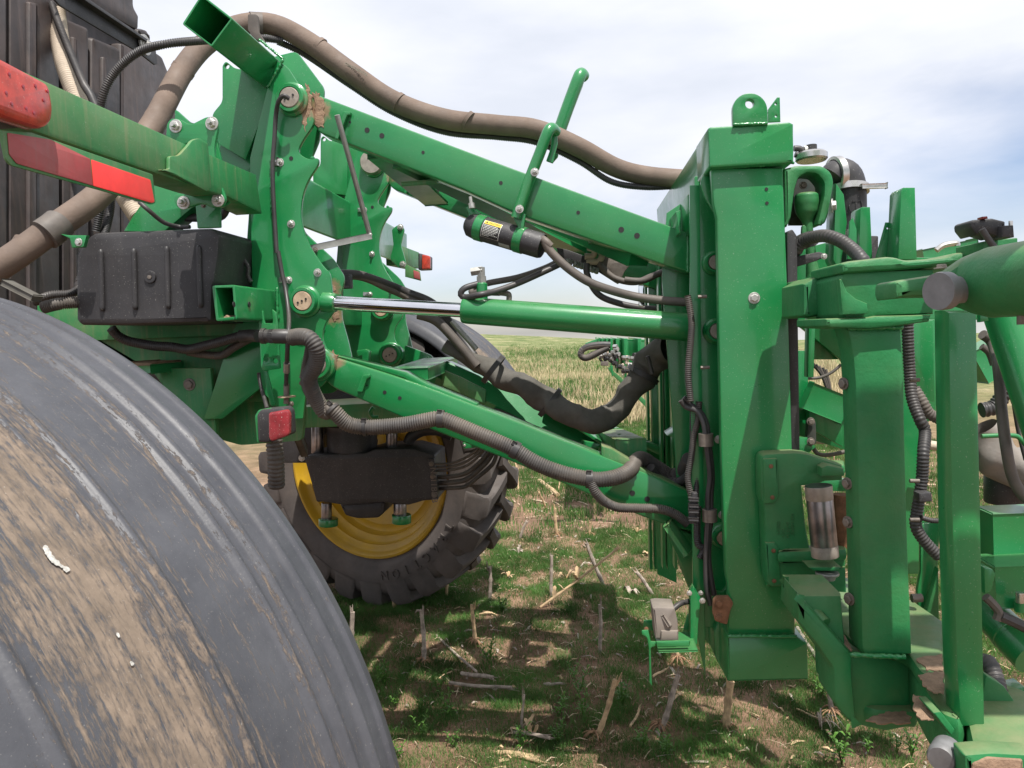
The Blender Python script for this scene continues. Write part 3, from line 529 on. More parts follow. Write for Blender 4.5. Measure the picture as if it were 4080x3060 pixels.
# bright folded top plate and the braces between the lower arms
pl('arm_top_plate', 'G', [(730, 690), (1180, 800), (1330, 880), (1659, 1010), (1659, 1035), (1300, 905), (1180, 840), (735, 700)], YN+.05, .09, GP, la, r=4)
def bar3(name, a, b, w, h, m, parent=None, bev=.004, upv=(0, 0, 1)):
    a, b = np.array(a), np.array(b); d = b-a; Ln = np.linalg.norm(d); d /= Ln; up = np.array(upv, float); s = np.cross(d, up); s /= np.linalg.norm(s); u = np.cross(s, d)
    bm = bmesh.new(); bmesh.ops.create_cube(bm, size=1)
    for v in bm.verts: v.co = Vector((a+b)/2+d*v.co.x*Ln+s*v.co.y*w+u*v.co.z*h)
    bmesh.ops.bevel(bm, geom=list(bm.edges), offset=min(bev, w*.3, h*.3), segments=2, affect='EDGES', profile=.6)
    v = [tuple(q.co) for q in bm.verts]; bm.verts.index_update(); f = [[w_.index for w_ in p.verts] for p in bm.faces]; bm.free()
    return mesh(name, v, f, m, parent or S)
# cross members of the upper link (the X brace seen from below)
bar3('arm_brace', P('D', 905, 395, YN+.12), P('D', 1010, 395, YF-.1), .14, .012, GD)
bar3('arm_brace', P('B', 1340, 1010, 3.15), P('B', 1690, 1320, 4.15), .12, .014, GP)
bar3('arm_brace', P('D', 870, 345, 3.1), P('D', 1250, 540, 4.2), .10, .05, GP); bar3('arm_brace', P('D', 1380, 560, 3.1), P('D', 1000, 400, 4.2), .10, .05, GP)
bar3('arm_brace', P('D', 1300, 500, 3.1), P('D', 1290, 520, 4.2), .10, .08, GP)
# lower link: facetted centre beam with recesses, ladder crosspiece
lb6 = np.array([P('I', -70, 600, 3.72), P('I', 130, 690, 3.72), P('I', 500, 882, 3.72), P('I', 850, 1075, 3.72)]); lbr = MB().tube(lb6, .098, 6).build('link_beam', GP, S, sharp=25, label='six sided centre beam between the lower arms')
pl('beam_end_plate', 'I', [(780, 985, 4), (900, 1008, 8), (895, 1030, 4), (830, 1060), (790, 1100), (760, 1080)], 3.60, .16, GP, S, bev=.006)
pl('beam_top_plate', 'I', [(560, 776), (600, 790), (905, 1000), (895, 1012), (700, 890)], 3.60, .24, GP, S, bev=.004)
pl('recess_plate', 'I', [(252, 795), (290, 800), (540, 915), (570, 960), (430, 905), (245, 825)], 3.615, .02, 'hollow_shade', S, r=6)  # dark plate on the beam face paints the recess shade
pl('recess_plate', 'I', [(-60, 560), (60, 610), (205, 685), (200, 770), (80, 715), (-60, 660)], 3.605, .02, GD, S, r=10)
pl('link_plate', 'G', [(1180, 620), (1360, 690), (1385, 740), (1180, 790)], 4.05, .02, GP, S, r=20)
bar3('link_crosspiece', P('G', 1215, 815, 3.2), P('G', 1430, 735, 4.0), .16, .05, GP)
bar3('link_crosspiece', P('I', 950, 1010, 3.9), P('I', 1080, 1090, 3.2), .12, .15, GD)
pl('link_plate', 'I', [(960, 1040), (1000, 945), (1040, 960), (1140, 1080), (1060, 1115)], 3.5, .02, GD, S, r=6)
pl('link_plate', 'I', [(910, 895), (980, 915), (1050, 950), (1280, 1040), (1280, 1090), (1100, 1010), (940, 1000)], 4.1, .10, GP, S, r=6)

pl('arm_cap_plate', 'I', [(900, 1020), (960, 1040), (1060, 1100), (1180, 1180), (1440, 1300), (1440, 1316), (1130, 1185), (900, 1112)], YN+.03, .10, GD, la, r=6)
# ---- lift cylinder with its hose fittings
a = P('D', 700, 653, YN+.02); b_ = P('D', 1000, 670, YN+.02); e = P('D', 1500, 708, 2.93)
lc = MB(); r0 = rpx('D', 29, 3.02)
d = (e-b_)/np.linalg.norm(e-b_); Ln = np.linalg.norm(e-b_)
lc.lathe([(0, -.001), (r0*.62, -.001), (r0*.62, .0), (r0*.93, 0), (r0*.98, .006), (r0, .02), (r0, Ln-.02), (r0*.9, Ln), (0, Ln)], b_, d, 48)
lc = lc.build('lift_cylinder', GP, S)
rd = MB().tube(resample(np.array([a, b_+d*.02]), .05), rpx('D', 15.8, 3.02), 40).build('piston_rod', 'chrome_rod', lc)
MB().lathe([(0, 0), (rpx('D', 24, 3), 0), (rpx('D', 24, 3), .03), (rpx('D', 20, 3), .05), (0, .05)], P('D', 700, 653, YN+.02), d, 32).build('rod_eye', GP, lc)
pp = P('C', 485, 1490, YN+.02); MB().lathe([(.0, -.03), (.022, -.03), (.022, .055), (.018, .06), (0, .06)], pp, (0, 0, 1), 20).build('oil_port', GP, lc)
ft = MB().lathe([(0, .05), (.020, .05), (.020, .085), (.016, .085), (.016, .12), (0, .12)], pp, (0, 0, 1), 6).build('hose_fitting', 'grey_steel', lc)
MB().lathe([(0, 0), (.017, 0), (.017, .045), (0, .045)], pp+np.array([.005, 0, .108]), (-1, 0, -.1), 6).build('hose_fitting', 'grey_steel', lc)
MB().tube(path('C', [(645, 1510, 3.05), (645, 1470, 3.05), (625, 1462, 3.05), (590, 1458, 3.05)], 6), .011, 8).build('hose_fitting', 'dull_bolt', lc)
hose('hydraulic_hose', 'C', [(460, 1405, 3.02), (380, 1430, 3.0), (355, 1465, 3.0), (385, 1485, 3.0), (470, 1470, 2.96), (560, 1450, 3.0), (700, 1400, 3.05), (900, 1310, 3.1), (980, 1270, 3.15)], .0125, 'black_hose', S)
hose('hydraulic_hose', 'C', [(590, 1458, 3.05), (470, 1455, 3.08), (425, 1460, 3.1), (430, 1430, 3.12), (520, 1400, 3.12), (700, 1365, 3.15), (860, 1310, 3.18), (960, 1260, 3.2)], .0125, 'rubber_hose', S)
hose('hydraulic_hose', 'C', [(860, 1150, 2.97), (900, 1215, 2.97), (1000, 1310, 2.97), (1120, 1390, 2.97), (1250, 1440, 2.98), (1400, 1480, 3.0), (1560, 1503, 3.0), (1720, 1515, 3.0)], .0165, 'rubber_hose', S)
hose('hydraulic_hose', 'C', [(1115, 1280, 3.3), (1112, 1330, 3.3), (1140, 1410, 3.3), (1200, 1480, 3.3), (1320, 1525, 3.3), (1450, 1550, 3.3), (1530, 1555, 3.3)], .0135, 'black_hose', S)
hose('hydraulic_hose', 'C', [(1190, 1260, 3.5), (1200, 1300, 3.5), (1280, 1370, 3.5), (1400, 1395, 3.5), (1500, 1360, 3.5), (1620, 1310, 3.5)], .014, 'rubber_hose', S)
hose('hydraulic_hose', 'C', [(1340, 1380, 3.4), (1450, 1385, 3.4), (1560, 1340, 3.4), (1680, 1330, 3.4)], .014, 'rubber_hose', S)

# ---- accumulator slung under the upper arm
ac = P('D', 1018, 487, 3.08); ae = P('D', 1172, 532, 3.0); ad_ = (ae-ac); La = np.linalg.norm(ad_); ad_ /= La; ra = rpx('D', 27, 3.04)
acc = MB().lathe([(0, -.028), (ra*.55, -.022), (ra*.9, -.006), (ra, .02), (ra, La-.01), (ra*.93, La), (ra*.9, La), (ra*.9, La-.012), (0, La-.012)], ac, ad_, 48).build('accumulator', 'black_plastic', S, label='black accumulator canister with a yellow and black caution label')
for q in (.045, La*.70): MB().lathe([(ra*1.02, q-.018), (ra*1.06, q-.016), (ra*1.06, q+.016), (ra*1.02, q+.018)], ac, ad_, 48).build('strap_band', GP, acc)
def on_cyl(C, ax, r, s0, s1, a0, a1, name, m, parent, n=14, off=.001):
    ax = np.array(ax); up = np.array([0, 0, 1.0]); w = up-ax*up.dot(ax); w /= np.linalg.norm(w); h = np.cross(w, ax); h = -h if h[1] > 0 else h
    V = []; 
    for i in range(n+1):
        t = a0+(a1-a0)*i/n
        for q in (s0, s1): V.append(C+ax*q+(r+off)*(math.cos(t)*h+math.sin(t)*w))
    return mesh(name, V, [(2*i, 2*i+1, 2*i+3, 2*i+2) for i in range(n)], m, parent), (h, w)
lb, (h_, w_) = on_cyl(ac, ad_, ra, .068, .145, -.62, .78, 'warning_label', 'white_print', acc, off=.0006)
on_cyl(ac, ad_, ra, .070, .143, -.60, .46, 'label_field', 'black_label', lb, off=.0010); on_cyl(ac, ad_, ra, .070, .143, .47, .76, 'label_field', 'yellow_label', lb, off=.0010)
def text(name, s, size, C, xv, yv, m, parent, ext=.0004, align='CENTER'):
    cu = bpy.data.curves.new('t', 'FONT'); cu.body = s; cu.size = size; cu.extrude = ext; cu.align_x = align; cu.align_y = 'CENTER'; cu.resolution_u = 2
    ob = bpy.data.objects.new('t', cu); me = bpy.data.meshes.new_from_object(ob); bpy.data.objects.remove(ob)
    xv = np.array(xv, float); xv /= np.linalg.norm(xv); yv = np.array(yv, float); yv -= xv*yv.dot(xv); yv /= np.linalg.norm(yv); zv = np.cross(xv, yv)
    v = [C+xv*q.co.x+yv*q.co.y+zv*q.co.z for q in me.vertices]; f = [tuple(p.vertices) for p in me.polygons]; bpy.data.meshes.remove(me)
    return mesh(name, v, f, m, parent)
def oncyl_pt(t, s, off=.0016): return ac+ad_*s+(ra+off)*(math.cos(t)*h_+math.sin(t)*w_)
text('label_print', '\u25B2 CAUTION', .0105, oncyl_pt(.615, .1065), ad_, -math.sin(.615)*h_+math.cos(.615)*w_, 'black_print', lb)
tb = MB()
for i, ln in enumerate((.060, .066, .064, .066, .060, .050, .064, .030)):
    t = .36-i*.115; c = oncyl_pt(t, .074+ln/2, .0013); up_ = -math.sin(t)*h_+math.cos(t)*w_; nn = math.cos(t)*h_+math.sin(t)*w_
    k = 0.0
    while k < ln-.002:
        wd = random.uniform(.003, .008); tb.box(c+ad_*(k-ln/2+wd/2), (min(wd, ln-k), .0025, .0003), np.stack([ad_, up_, nn], 1)); k += wd+.0015
tb.build('label_print', 'white_print', lb)
on_cyl(ac, ad_, ra, La*.47, La*.62, -1.15, -.72, 'serial_label', 'grey_label', acc)
MB().tube(path('C', [(895, 1180, 2.97), (860, 1145, 2.97), (830, 1130, 3.0)], 4), .016, 12).build('hose_fitting', 'rubber_hose', acc)
pl('mount_strap', 'C', [(385, 945), (410, 935), (475, 980), (470, 990), (430, 985), (425, 1060), (395, 1050), (405, 985)], 3.06, .03, GP, acc, r=4)
MB().lathe([(0, 0), (.013, 0), (.013, .02), (.007, .02), (.007, .045), (0, .045)], P('C', 423, 950, 3.03), (-.1, 0, 1), 8).build('bolt', 'zinc_bolt', acc)
pl('mount_strap', 'C', [(690, 960), (745, 985), (735, 1060), (700, 1140), (685, 1120), (700, 1060), (670, 1010)], 2.99, .03, GP, acc, r=4)
# valve block and pipes behind the arm
vb = pl('valve_block', 'C', [(1215, 1215), (1330, 1240), (1400, 1260), (1340, 1330), (1310, 1400), (1230, 1350), (1190, 1300)], 3.65, .12, 'dull_bolt', S, r=10)
MB().tube(path('C', [(1100, 1240, 3.5), (1150, 1235, 3.5), (1160, 1200, 3.5), (1130, 1190, 3.55)], 6), .014, 10).build('bent_pipe', 'pale_pipe', vb)
MB().tube(path('C', [(1110, 1270, 3.5), (1180, 1270, 3.5), (1205, 1235, 3.5), (1190, 1200, 3.55)], 6), .014, 10).build('bent_pipe', 'pale_pipe', vb)
mb = MB()
for i in range(9): mb.lathe([(0, 0), (.011, 0), (.011, .022), (0, .022)], P('C', 1000+i*22, 1258+i*7, 3.5), (random.uniform(-.5, .5), -.4, -.8), 6)
mb.build('hose_fitting', 'grey_steel', vb)
pl('valve_bracket', 'C', [(930, 1185), (1000, 1200), (1110, 1240), (1230, 1300), (1310, 1390), (1290, 1400), (1180, 1330), (1000, 1270), (940, 1230)], 3.6, .02, 'black_plastic', vb, r=8)

# ---- hose guide: bent round bar bolted over the upper arm and its twin behind
g1 = MB().tube(resample(path('C', [(690, 1010, 2.985), (705, 960, 2.985), (760, 800, 2.985), (830, 620, 2.985), (880, 490, 2.985), (905, 470, 3.01), (925, 490, 3.05)], 8), .01), .0215, 16).build('hose_guide', GP, S)
pl('guide_strap', 'C', [(905, 470), (935, 478), (938, 560), (910, 680), (868, 665), (895, 590)], 3.04, .012, GP, g1, r=6)
bolt('C', 800, 733, 2.965, 25, g1, stud=True); bolt('C', 709, 955, 2.965, 25, g1, stud=True)
MB().tube(resample(path('C', [(905, 600, 4.15), (950, 480, 4.15), (1000, 340, 4.15), (1060, 180, 4.15), (1078, 145, 4.17), (1092, 160, 4.2)], 8), .01), .034, 16).build('hose_guide', GP, S)
pl('guide_strap', 'C', [(1078, 140), (1100, 160), (1090, 210), (985, 480), (960, 540), (940, 640), (905, 680), (900, 640), (960, 500)], 4.2, .02, GP, S, r=6)
# thin prop rod and flat strap
pr = MB().tube(resample(path('B', [(1045, 745, 2.96), (1150, 1120, 3.05), (1258, 1525, 3.15)], 4), .02), .0105, 14).build('prop_rod', 'grey_steel', S)
bar3('steel_strap', P('B', 865, 1612, 3.12), P('B', 1270, 1528, 3.14), .005, rpx('B', 42, 3.12), 'grey_steel', pr); bolt('B', 905, 1620, 3.10, 18, pr, 'dull_bolt')
bolt('B', 1262, 1520, 3.1, 12, pr)

# ---- far light bar with its lamp and panel
clf = pl('clamp_plate', 'D', [(846, 495), (862, 484), (874, 494), (866, 530), (878, 572), (862, 580), (842, 560), (850, 530)], 4.9, .02, GP, S, r=6); bolt('D', 865, 491, 4.9, 7, clf); bolt('D', 870, 571, 4.9, 7, clf)
fb = pl('light_bar', 'D', [(866, 530), (905, 545), (905, 580), (868, 572)], PX('D', 885, 560, -1.2)[0] if False else -1.203, -.11, GD, S, axis='X', bev=.004)
fl = pl('tail_light', 'D', [(903, 546), (929, 553), (929, 582), (903, 583)], 5.55, .10, 'black_plastic', S, r=3, bev=.01, label='small far tail light'); pl('lamp_lens', 'D', [(911, 549), (929, 553), (929, 581), (911, 582)], 5.53, .03, 'red_lens', fl, r=4, bev=.008)
fp = pl('reflector_panel', 'D', [(875, 570), (907, 585), (910, 607), (875, 598)], 5.35, .006, GD, S); pl('reflective_tape', 'D', [(893, 583), (906, 588), (908, 604), (894, 600)], 5.343, .004, 'dusty_red_tape', fp)

# ---- left side: shield box, frame plates, bundles
shp = [(494, 180, 20), (590, 55, 22), (640, 42, 10), (1400, 12, 30), (1452, 60, 20), (1440, 200), (1415, 370, 10), (1400, 400), (1398, 620, 10), (1385, 640, 20), (840, 655, 10), (520, 655, 20), (497, 620, 10)]
bx = pl('shield_box', 'F', shp, 2.72, .34, 'black_plastic', S, bev=.02, label='black ribbed plastic shield box in front of the frame')
for (x, y0, y1, dx) in ((672, 155, 565, 4), (890, 150, 555, 4), (1108, 135, 548, 4), (1318, 128, 540, 10)):
    p = path('F', [(x-6, y0, 2.715), (x, (y0+y1)/2, 2.715), (x+dx, y1, 2.715)], 12); rr = np.full(len(p), rpx('F', 19, 2.72)); rr[0] = rr[-1] = rr[1]*.45; rr[1] *= .85; rr[-2] *= .85
    MB().tube(p, rr, 14).build('pressed_rib', 'black_plastic', bx)
MB().lathe([(0, -.004), (.015, -.008), (.0215, -.007), (.0235, 0), (.0235, .01)], P('F', 995, 338, 2.72), (0, 1, 0), 24).build('rivet', 'black_plastic', bx)
MB().lathe([(0, -.011), (.008, -.010), (.008, 0)], P('F', 995, 340, 2.72), (0, 1, 0), 6).build('rivet', 'dull_bolt', bx)
pl('frame_plate', 'D', [(100, 720), (700, 700), (655, 760), (655, 905), (650, 950), (520, 960), (430, 935), (330, 800), (160, 700)], 3.12, .03, GD, S, r=8)
fp1 = pl('frame_plate', 'Q', [(100, 960), (720, 955), (770, 1500), (800, 1900), (300, 1900)], 3.02, .03, GD, S, r=4); b1 = bolt('Q', 468, 1150, 3.02, 78, fp1, 'dull_bolt')
pl('frame_plate', 'Q', [(1060, 940), (1310, 960), (1330, 1100), (1390, 1300), (1380, 1360), (1190, 1355), (1160, 1330)], 3.08, .02, GD, S, r=20)
bolt('Q', 1185, 1090, 3.08, 38, S, 'dull_bolt', stud=True); bolt('Q', 1198, 1282, 3.08, 38, S, 'dull_bolt', stud=True); bolt('Q', 1690, 1385, 3.0, 34, S, 'dull_bolt', stud=True); bolt('Q', 1705, 1500, 2.98, 34, S, stud=True)
ledge = bar3('frame_ledge', P('Q', -40, 960, 3.0), P('Q', 215, 950, 3.0), .26, .03, GP); bar3('dirt_layer', P('Q', -60, 905, 3.0), P('Q', 195, 908, 3.0), .22, .022, 'dirt_crust', ledge)
pl('frame_rail', 'D', [(80, 660), (600, 640), (600, 720), (80, 740)], 3.05, .25, GD, S)
# outrigger bracket the conduit screws into
ob_ = pl('conduit_bracket', 'Q', [(1290, 235, 4), (1350, 270, 8), (1362, 372, 6), (1370, 415, 4), (1465, 415, 4), (1470, 370, 6), (1458, 245, 4), (1512, 290, 8), (1530, 440, 4), (1555, 960, 14), (1345, 990, 26), (1325, 930, 8), (1300, 440, 4)], 2.86, .012, GP, S, holes=((1385, 850, 30), (1498, 870, 30)), bev=.002)
for sx_ in (0,):
    pl('bracket_flange', 'Q', [(1350, 980), (1400, 1000), (1500, 1390), (1480, 1415), (1430, 1400)], 2.9, .012, GP, ob_, r=6)
hose('conduit', 'Q', [(-470, 480, 2.9), (-400, 560, 2.92), (-280, 625, 2.94), (-120, 660, 2.95), (60, 690, 2.95), (250, 700, 2.95), (450, 730, 2.95), (640, 690, 2.92), (840, 640, 2.9), (1050, 580, 2.88), (1200, 560, 2.88)], rpx('Q', 58, 2.9), 'black_hose', S, rib=.06, n=16)
hose('conduit', 'Q', [(450, 760, 3.0), (620, 790, 3.0), (850, 800, 2.98), (980, 720, 2.95), (1100, 650, 2.92), (1200, 600, 2.9)], rpx('Q', 48, 2.9), 'dusty_conduit', S, rib=.06, n=16)
hose('conduit_sleeve', 'Q', [(1070, 575, 2.88), (1200, 565, 2.88), (1300, 570, 2.86)], rpx('Q', 78, 2.88), 'black_hose', S, n=20)
cf = MB(); c0 = P('Q', 1335, 570, 2.80); c1 = P('Q', 1720, 575, 2.80); dv = (c1-c0)/np.linalg.norm(c1-c0); s = rpx('Q', 1, 2.8)
cf.lathe([(0, 0), (98*s, 0), (98*s, 50*s), (84*s, 52*s), (84*s, 160*s), (92*s, 165*s), (92*s, 345*s), (66*s, 380*s), (60*s, 400*s), (0, 400*s)], c0, dv, 24); cf.build('conduit_coupler', 'black_hose', S)
mb = MB()
for i in range(26):
    t = i/26*6.283; mb.box(c0+dv*130*s+85*s*(math.cos(t)*np.array([0, 1, 0])+math.sin(t)*np.array([0, 0, 1.])), (55*s, 8*s, 8*s))
mb.build('grip_ring', 'black_hose', S)
main = [(1700, 590, 2.80), (1800, 575, 2.78), (1905, 600, 2.76), (1985, 700, 2.76), (2000, 830, 2.78), (1960, 960, 2.8), (1905, 1060, 2.82), (1920, 1180, 2.85), (1990, 1330, 2.88), (2090, 1480, 2.9)]
g2q = [(700, 1050, 2.9), (800, 1140, 2.92), (920, 1165, 2.94), (1060, 1160, 2.95), (1200, 1145, 2.95), (1330, 1120, 2.95), (1420, 1110, 2.95), (1530, 1150, 2.95), (1659, 1205, 2.95)]
gI = [(250, 985, 2.95), (370, 1040, 2.95), (500, 1120, 2.95), (650, 1180, 2.95), (830, 1220, 2.95), (960, 1215, 2.96), (1060, 1175, 3.0), (1110, 1110, 3.1), (1150, 1100, 3.15), (1230, 1150, 3.2), (1320, 1200, 3.2), (1390, 1175, 3.15), (1430, 1100, 3.05)]
allp = np.array([P('Q', *q) for q in main]+[P('G', *q) for q in g2q]+[P('I', *q) for q in gI])
pth = resample(cm(allp, 10), .0095/4); i = np.arange(len(pth)); MB().tube(pth, rpx('D', 17.0, 2.92)*(1+.055*np.array([1, 1, -1, -1])[i % 4]), 18).build('ribbed_conduit', 'dusty_conduit', S, sharp=60, label='long dusty ribbed conduit hanging below the lower arm')
hose('ribbed_conduit', 'Q', [(1905, 690, 2.86), (1880, 830, 2.88), (1850, 980, 2.9), (1830, 1080, 2.9)], rpx('Q', 45, 2.88), 'dusty_conduit', S, rib=.06, n=16)
hose('conduit_sleeve', 'Q', [(1840, 1090, 2.845), (1905, 1150, 2.845), (1960, 1240, 2.86)], rpx('Q', 82, 2.85), 'rubber_hose', S, n=18)
def band(x, y, Y, a, V='I', rr=19.2, w=.012): 
    c = P(V, x, y, Y); d_ = np.array([math.cos(a), 0, math.sin(a)]); r = rpx('D', rr, Y)
    o = MB().lathe([(r*.96, -w), (r*1.04, -w), (r*1.04, w), (r*.96, w)], c, d_, 24).build('cable_tie', 'black_hose', S)
    bar3('tie_head', c+np.array([0, -r*.6, r*.9])-d_*.008, c+np.array([0, -r*.6, r*.9])+d_*.008, .012, .014, 'black_hose', o, bev=.002)
band(922, 1165, 2.94, -.02, 'G', w=.006); band(1420, 1110, 2.95, -.1, 'G'); band(380, 1045, 2.95, -.55); band(825, 1220, 2.95, -.1); band(700, 1050, 2.9, -.8, 'G', w=.006)
hose('ribbed_conduit', 'I', [(835, 1235, 2.93), (865, 1300, 2.93), (920, 1355, 2.95), (1000, 1390, 2.96), (1120, 1395, 2.97), (1250, 1400, 2.97), (1340, 1430, 2.97), (1420, 1490, 2.97)], rpx('D', 10, 2.95), 'dusty_conduit', S, rib=.07, n=12, pitch=.007)

# ---- hanging tail light with its ribbed hose
hl = pl('lamp_back', 'G', [(190, 1090), (215, 1050), (300, 1035), (300, 1270), (205, 1270)], 2.66, .012, GP, S, r=14)
tl = pl('hanging_tail_light', 'G', [(200, 1085), (225, 1050), (375, 1035), (400, 1060), (410, 1220), (290, 1268), (210, 1265)], 2.64, .09, 'black_plastic', S, r=16, bev=.01, label='dark red square tail light hanging below the frame')
pl('lamp_lens', 'G', [(278, 1070), (405, 1048), (420, 1080), (418, 1210), (395, 1228), (295, 1262), (280, 1235)], 2.625, .03, 'dark_red_lens', tl, r=18, bev=.008)
hose('breather_hose', 'G', [(315, 1225, 2.8), (322, 1300, 2.8), (330, 1400, 2.8), (335, 1560, 2.82)], rpx('G', 55, 2.8), 'dusty_conduit', S, rib=.06, n=20, pitch=.0155, label='grey ribbed breather hose hanging straight down')
hose('thin_conduit', 'Q', [(1300, 1010, 2.92), (1310, 1100, 2.92), (1340, 1230, 2.9), (1370, 1330, 2.85), (1400, 1440, 2.75)], rpx('Q', 22, 2.9), 'black_hose', S, rib=.1, n=10, pitch=.006)
hose('thin_conduit', 'F', [(1595, 200, 2.95), (1640, 270, 2.95), (1640, 330, 2.95), (1660, 370, 2.95)], rpx('F', 14, 2.9), 'black_hose', S, rib=.1, n=10, pitch=.006)
hose('thin_conduit', 'D', [(75, 652, 2.8), (110, 638, 2.8), (160, 632, 2.85), (175, 600, 2.9)], rpx('D', 9, 2.9), 'black_hose', S, rib=.1, n=10, pitch=.007)
hose('thin_conduit', 'D', [(95, 664, 2.7), (130, 656, 2.7), (180, 652, 2.75)], rpx('D', 13, 2.7), 'dusty_conduit', S, rib=.1, n=12, pitch=.007)
bar3('steel_strap', P('F', 40, 375, 2.3), P('F', 245, 480, 2.3), .04, .018, 'sleeve_fabric')
# hose bundle across the middle towards the grey sleeves
for k, (o1, o2) in enumerate(((0, 0), (10, 7), (-8, 14), (4, 20))):
    hose('hydraulic_hose', 'G', [(650, 175+o1, 3.3), (760, 155+o1, 3.3), (900, 165+o1, 3.4), (1050, 215+o1+o2, 3.5), (1200, 275+o2*1.6, 3.6), (1370, 350+o2*2.4, 3.6), (1500, 500+o2*3, 3.65), (1640, 690+o2*2.5, 3.6)], .016 if k else .02, 'rubber_hose' if k % 2 else 'black_hose', S)
pl('hose_clamp', 'G', [(755, 155), (815, 150), (820, 245), (755, 248)], 3.25, .05, 'black_plastic', S, r=6)
hose('hose_fitting', 'I', [(0, 270, 3.4), (60, 340, 3.4), (150, 440, 3.4)], .012, 'grey_steel', S, n=8)
hose('hydraulic_hose', 'G', [(1270, 420, 3.55), (1400, 470, 3.55), (1560, 640, 3.55), (1660, 760, 3.55)], .022, 'rubber_hose', S)
# fabric sleeve: crumpled tube
def sleeve(name, V, pts, rad, m, amp=.18, seed=1, label=None):
    p = resample(path(V, pts, 10), .010); N = len(p); n = 36; r = random.Random(seed)
    T = np.gradient(p, axis=0); T /= np.linalg.norm(T, axis=1)[:, None]; u = np.cross(T[0], (0, 1, 0)); V_ = []
    ph = [r.uniform(0, 6.28) for _ in range(8)]
    for i in range(N):
        u = u-T[i]*u.dot(T[i]); u /= np.linalg.norm(u); w = np.cross(T[i], u)
        for j in range(n):
            t = j/n*6.283; fold = lambda a: 1-abs(math.sin(a))*2
            k = 1+amp*(.40*fold(i*.20+.9*math.sin(t+ph[0])+ph[5])+.30*fold(i*.11+t*1.0+ph[1])+.22*math.sin(t*3+i*.27+ph[2])*math.sin(i*.19+ph[3])+.22*fold(t*1.5-i*.16+ph[4]))
            rr = (np.interp(i/(N-1), np.linspace(0, 1, len(rad)), rad))*k; V_.append(p[i]+rr*(math.cos(t)*u+math.sin(t)*w))
    f = [(i*n+j, i*n+(j+1) % n, (i+1)*n+(j+1) % n, (i+1)*n+j) for i in range(N-1) for j in range(n)]
    return mesh(name, V_, f, m, S, sharp=75, label=label)
sl = sleeve('fabric_sleeve', 'I', [(-40, 410, 3.6), (60, 470, 3.6), (200, 545, 3.6), (330, 620, 3.55), (450, 670, 3.5), (560, 740, 3.5), (660, 800, 3.45), (760, 850, 3.45), (860, 870, 3.45), (950, 840, 3.5), (1030, 760, 3.5), (1100, 660, 3.5), (1180, 550, 3.5), (1250, 460, 3.45), (1330, 430, 3.4)], [.032, .046, .054, .060, .058, .056, .056, .070, .080], 'sleeve_fabric', .22, 3, 'crumpled grey fabric sleeve over the hoses between the lift frame and mast')
for x, y, a in ((250, 560, -.7), (590, 760, -.7), (1150, 590, 1.0)):
    c = P('I', x, y, 3.5); d_ = np.array([math.cos(a), 0, math.sin(a)]); MB().lathe([(.070, -.012), (.078, -.011), (.078, .011), (.070, .012)], c, d_, 24).build('sleeve_strap', 'black_hose', sl)

# ================================================================== wheels and fenders
def wheel_frame(C, th):
    a = np.array([-math.sin(th), -math.cos(th), 0]); h = np.array([math.cos(th), -math.sin(th), 0])
    return a, h, (lambda r, t, q: C+a*q+r*(math.cos(t)*h+math.sin(t)*np.array([0, 0, 1.0])))
def fender(name, C, th, R, W, t0, t1, ridges, label, n=160, steps=90):
    a, h, wp = wheel_frame(C, th); V = []; UV = []
    qs = np.linspace(-.03, W+.03, steps)
    for i in range(n+1):
        t = t0+(t1-t0)*i/n
        for q in qs:
            r = R
            e = min(q+.03, W+.03-q)
            r -= .055*(max(0, 1-e/.055))**2.2 + 0.03*max(0, 1-e/.16)**2
            for rq, rh, rw in ridges: r += rh*math.exp(-((q-rq)/rw)**2)
            V.append(wp(r, t, q)); UV.append((t*R, min(1, max(0, q/W))))
    m = steps; f = [(i*m+j, (i+1)*m+j, (i+1)*m+j+1, i*m+j+1) for i in range(n) for j in range(m-1)]
    o = mesh(name, V, f, 'muddy_fender', S, sharp=180, uvs=UV, label=label)
    md = o.modifiers.new('thick', 'SOLIDIFY'); md.thickness = .006; md.offset = 0
    return o
CN = np.array([-1.35, 1.48, 1.01]); TN = R_(13)
nf = fender('fender', CN, TN, 1.095, .74, R_(-28), R_(150), [(.045, .006, .007), (.10, .008, .008), (.155, .009, .008), (.195, .009, .008), (.335, .008, .007), (.375, .008, .007), (.56, .007, .008)], 'near fender caked with dried mud, filling the lower left of the photo', n=200, steps=260)
# bird droppings on it
a_, h__, wpn = wheel_frame(CN, TN)
def on_fender(V, x, y):
    d = ray(V, x, y); k = a_; oc = CAM-CN; dd = d-k*d.dot(k); oo = oc-k*oc.dot(k)
    A, B, Cc = dd.dot(dd), 2*dd.dot(oo), oo.dot(oo)-1.099**2; disc = B*B-4*A*Cc
    if disc <= 0: return None
    t = (-B-math.sqrt(disc))/2/A; return CAM+d*t
def splat(V, pts, w):
    mb = MB(); P_ = [on_fender(V, x, y) for x, y in pts]
    if any(q is None for q in P_): return
    nrm = [(q-CN)-a_*(q-CN).dot(a_) for q in P_]; nrm = [v/np.linalg.norm(v) for v in nrm]
    for (q, nn) in zip(cm(P_, 5), cm(nrm, 5)):
        u = np.cross(nn, a_); r = w*random.uniform(.5, 1.1); ring = [q+nn*.002+r*(math.cos(t)*u*random.uniform(.8, 1.2)+math.sin(t)*a_*random.uniform(.8, 1.2)) for t in np.linspace(0, 6.28, 10, endpoint=False)]
        mb.add(ring+[q+nn*.0025], [(i, (i+1) % 10, 10) for i in range(10)])
    mb.build('bird_dropping', 'bird_lime', nf)
splat('M', [(235, 510), (250, 538), (268, 566), (300, 592), (345, 622)], .0038)
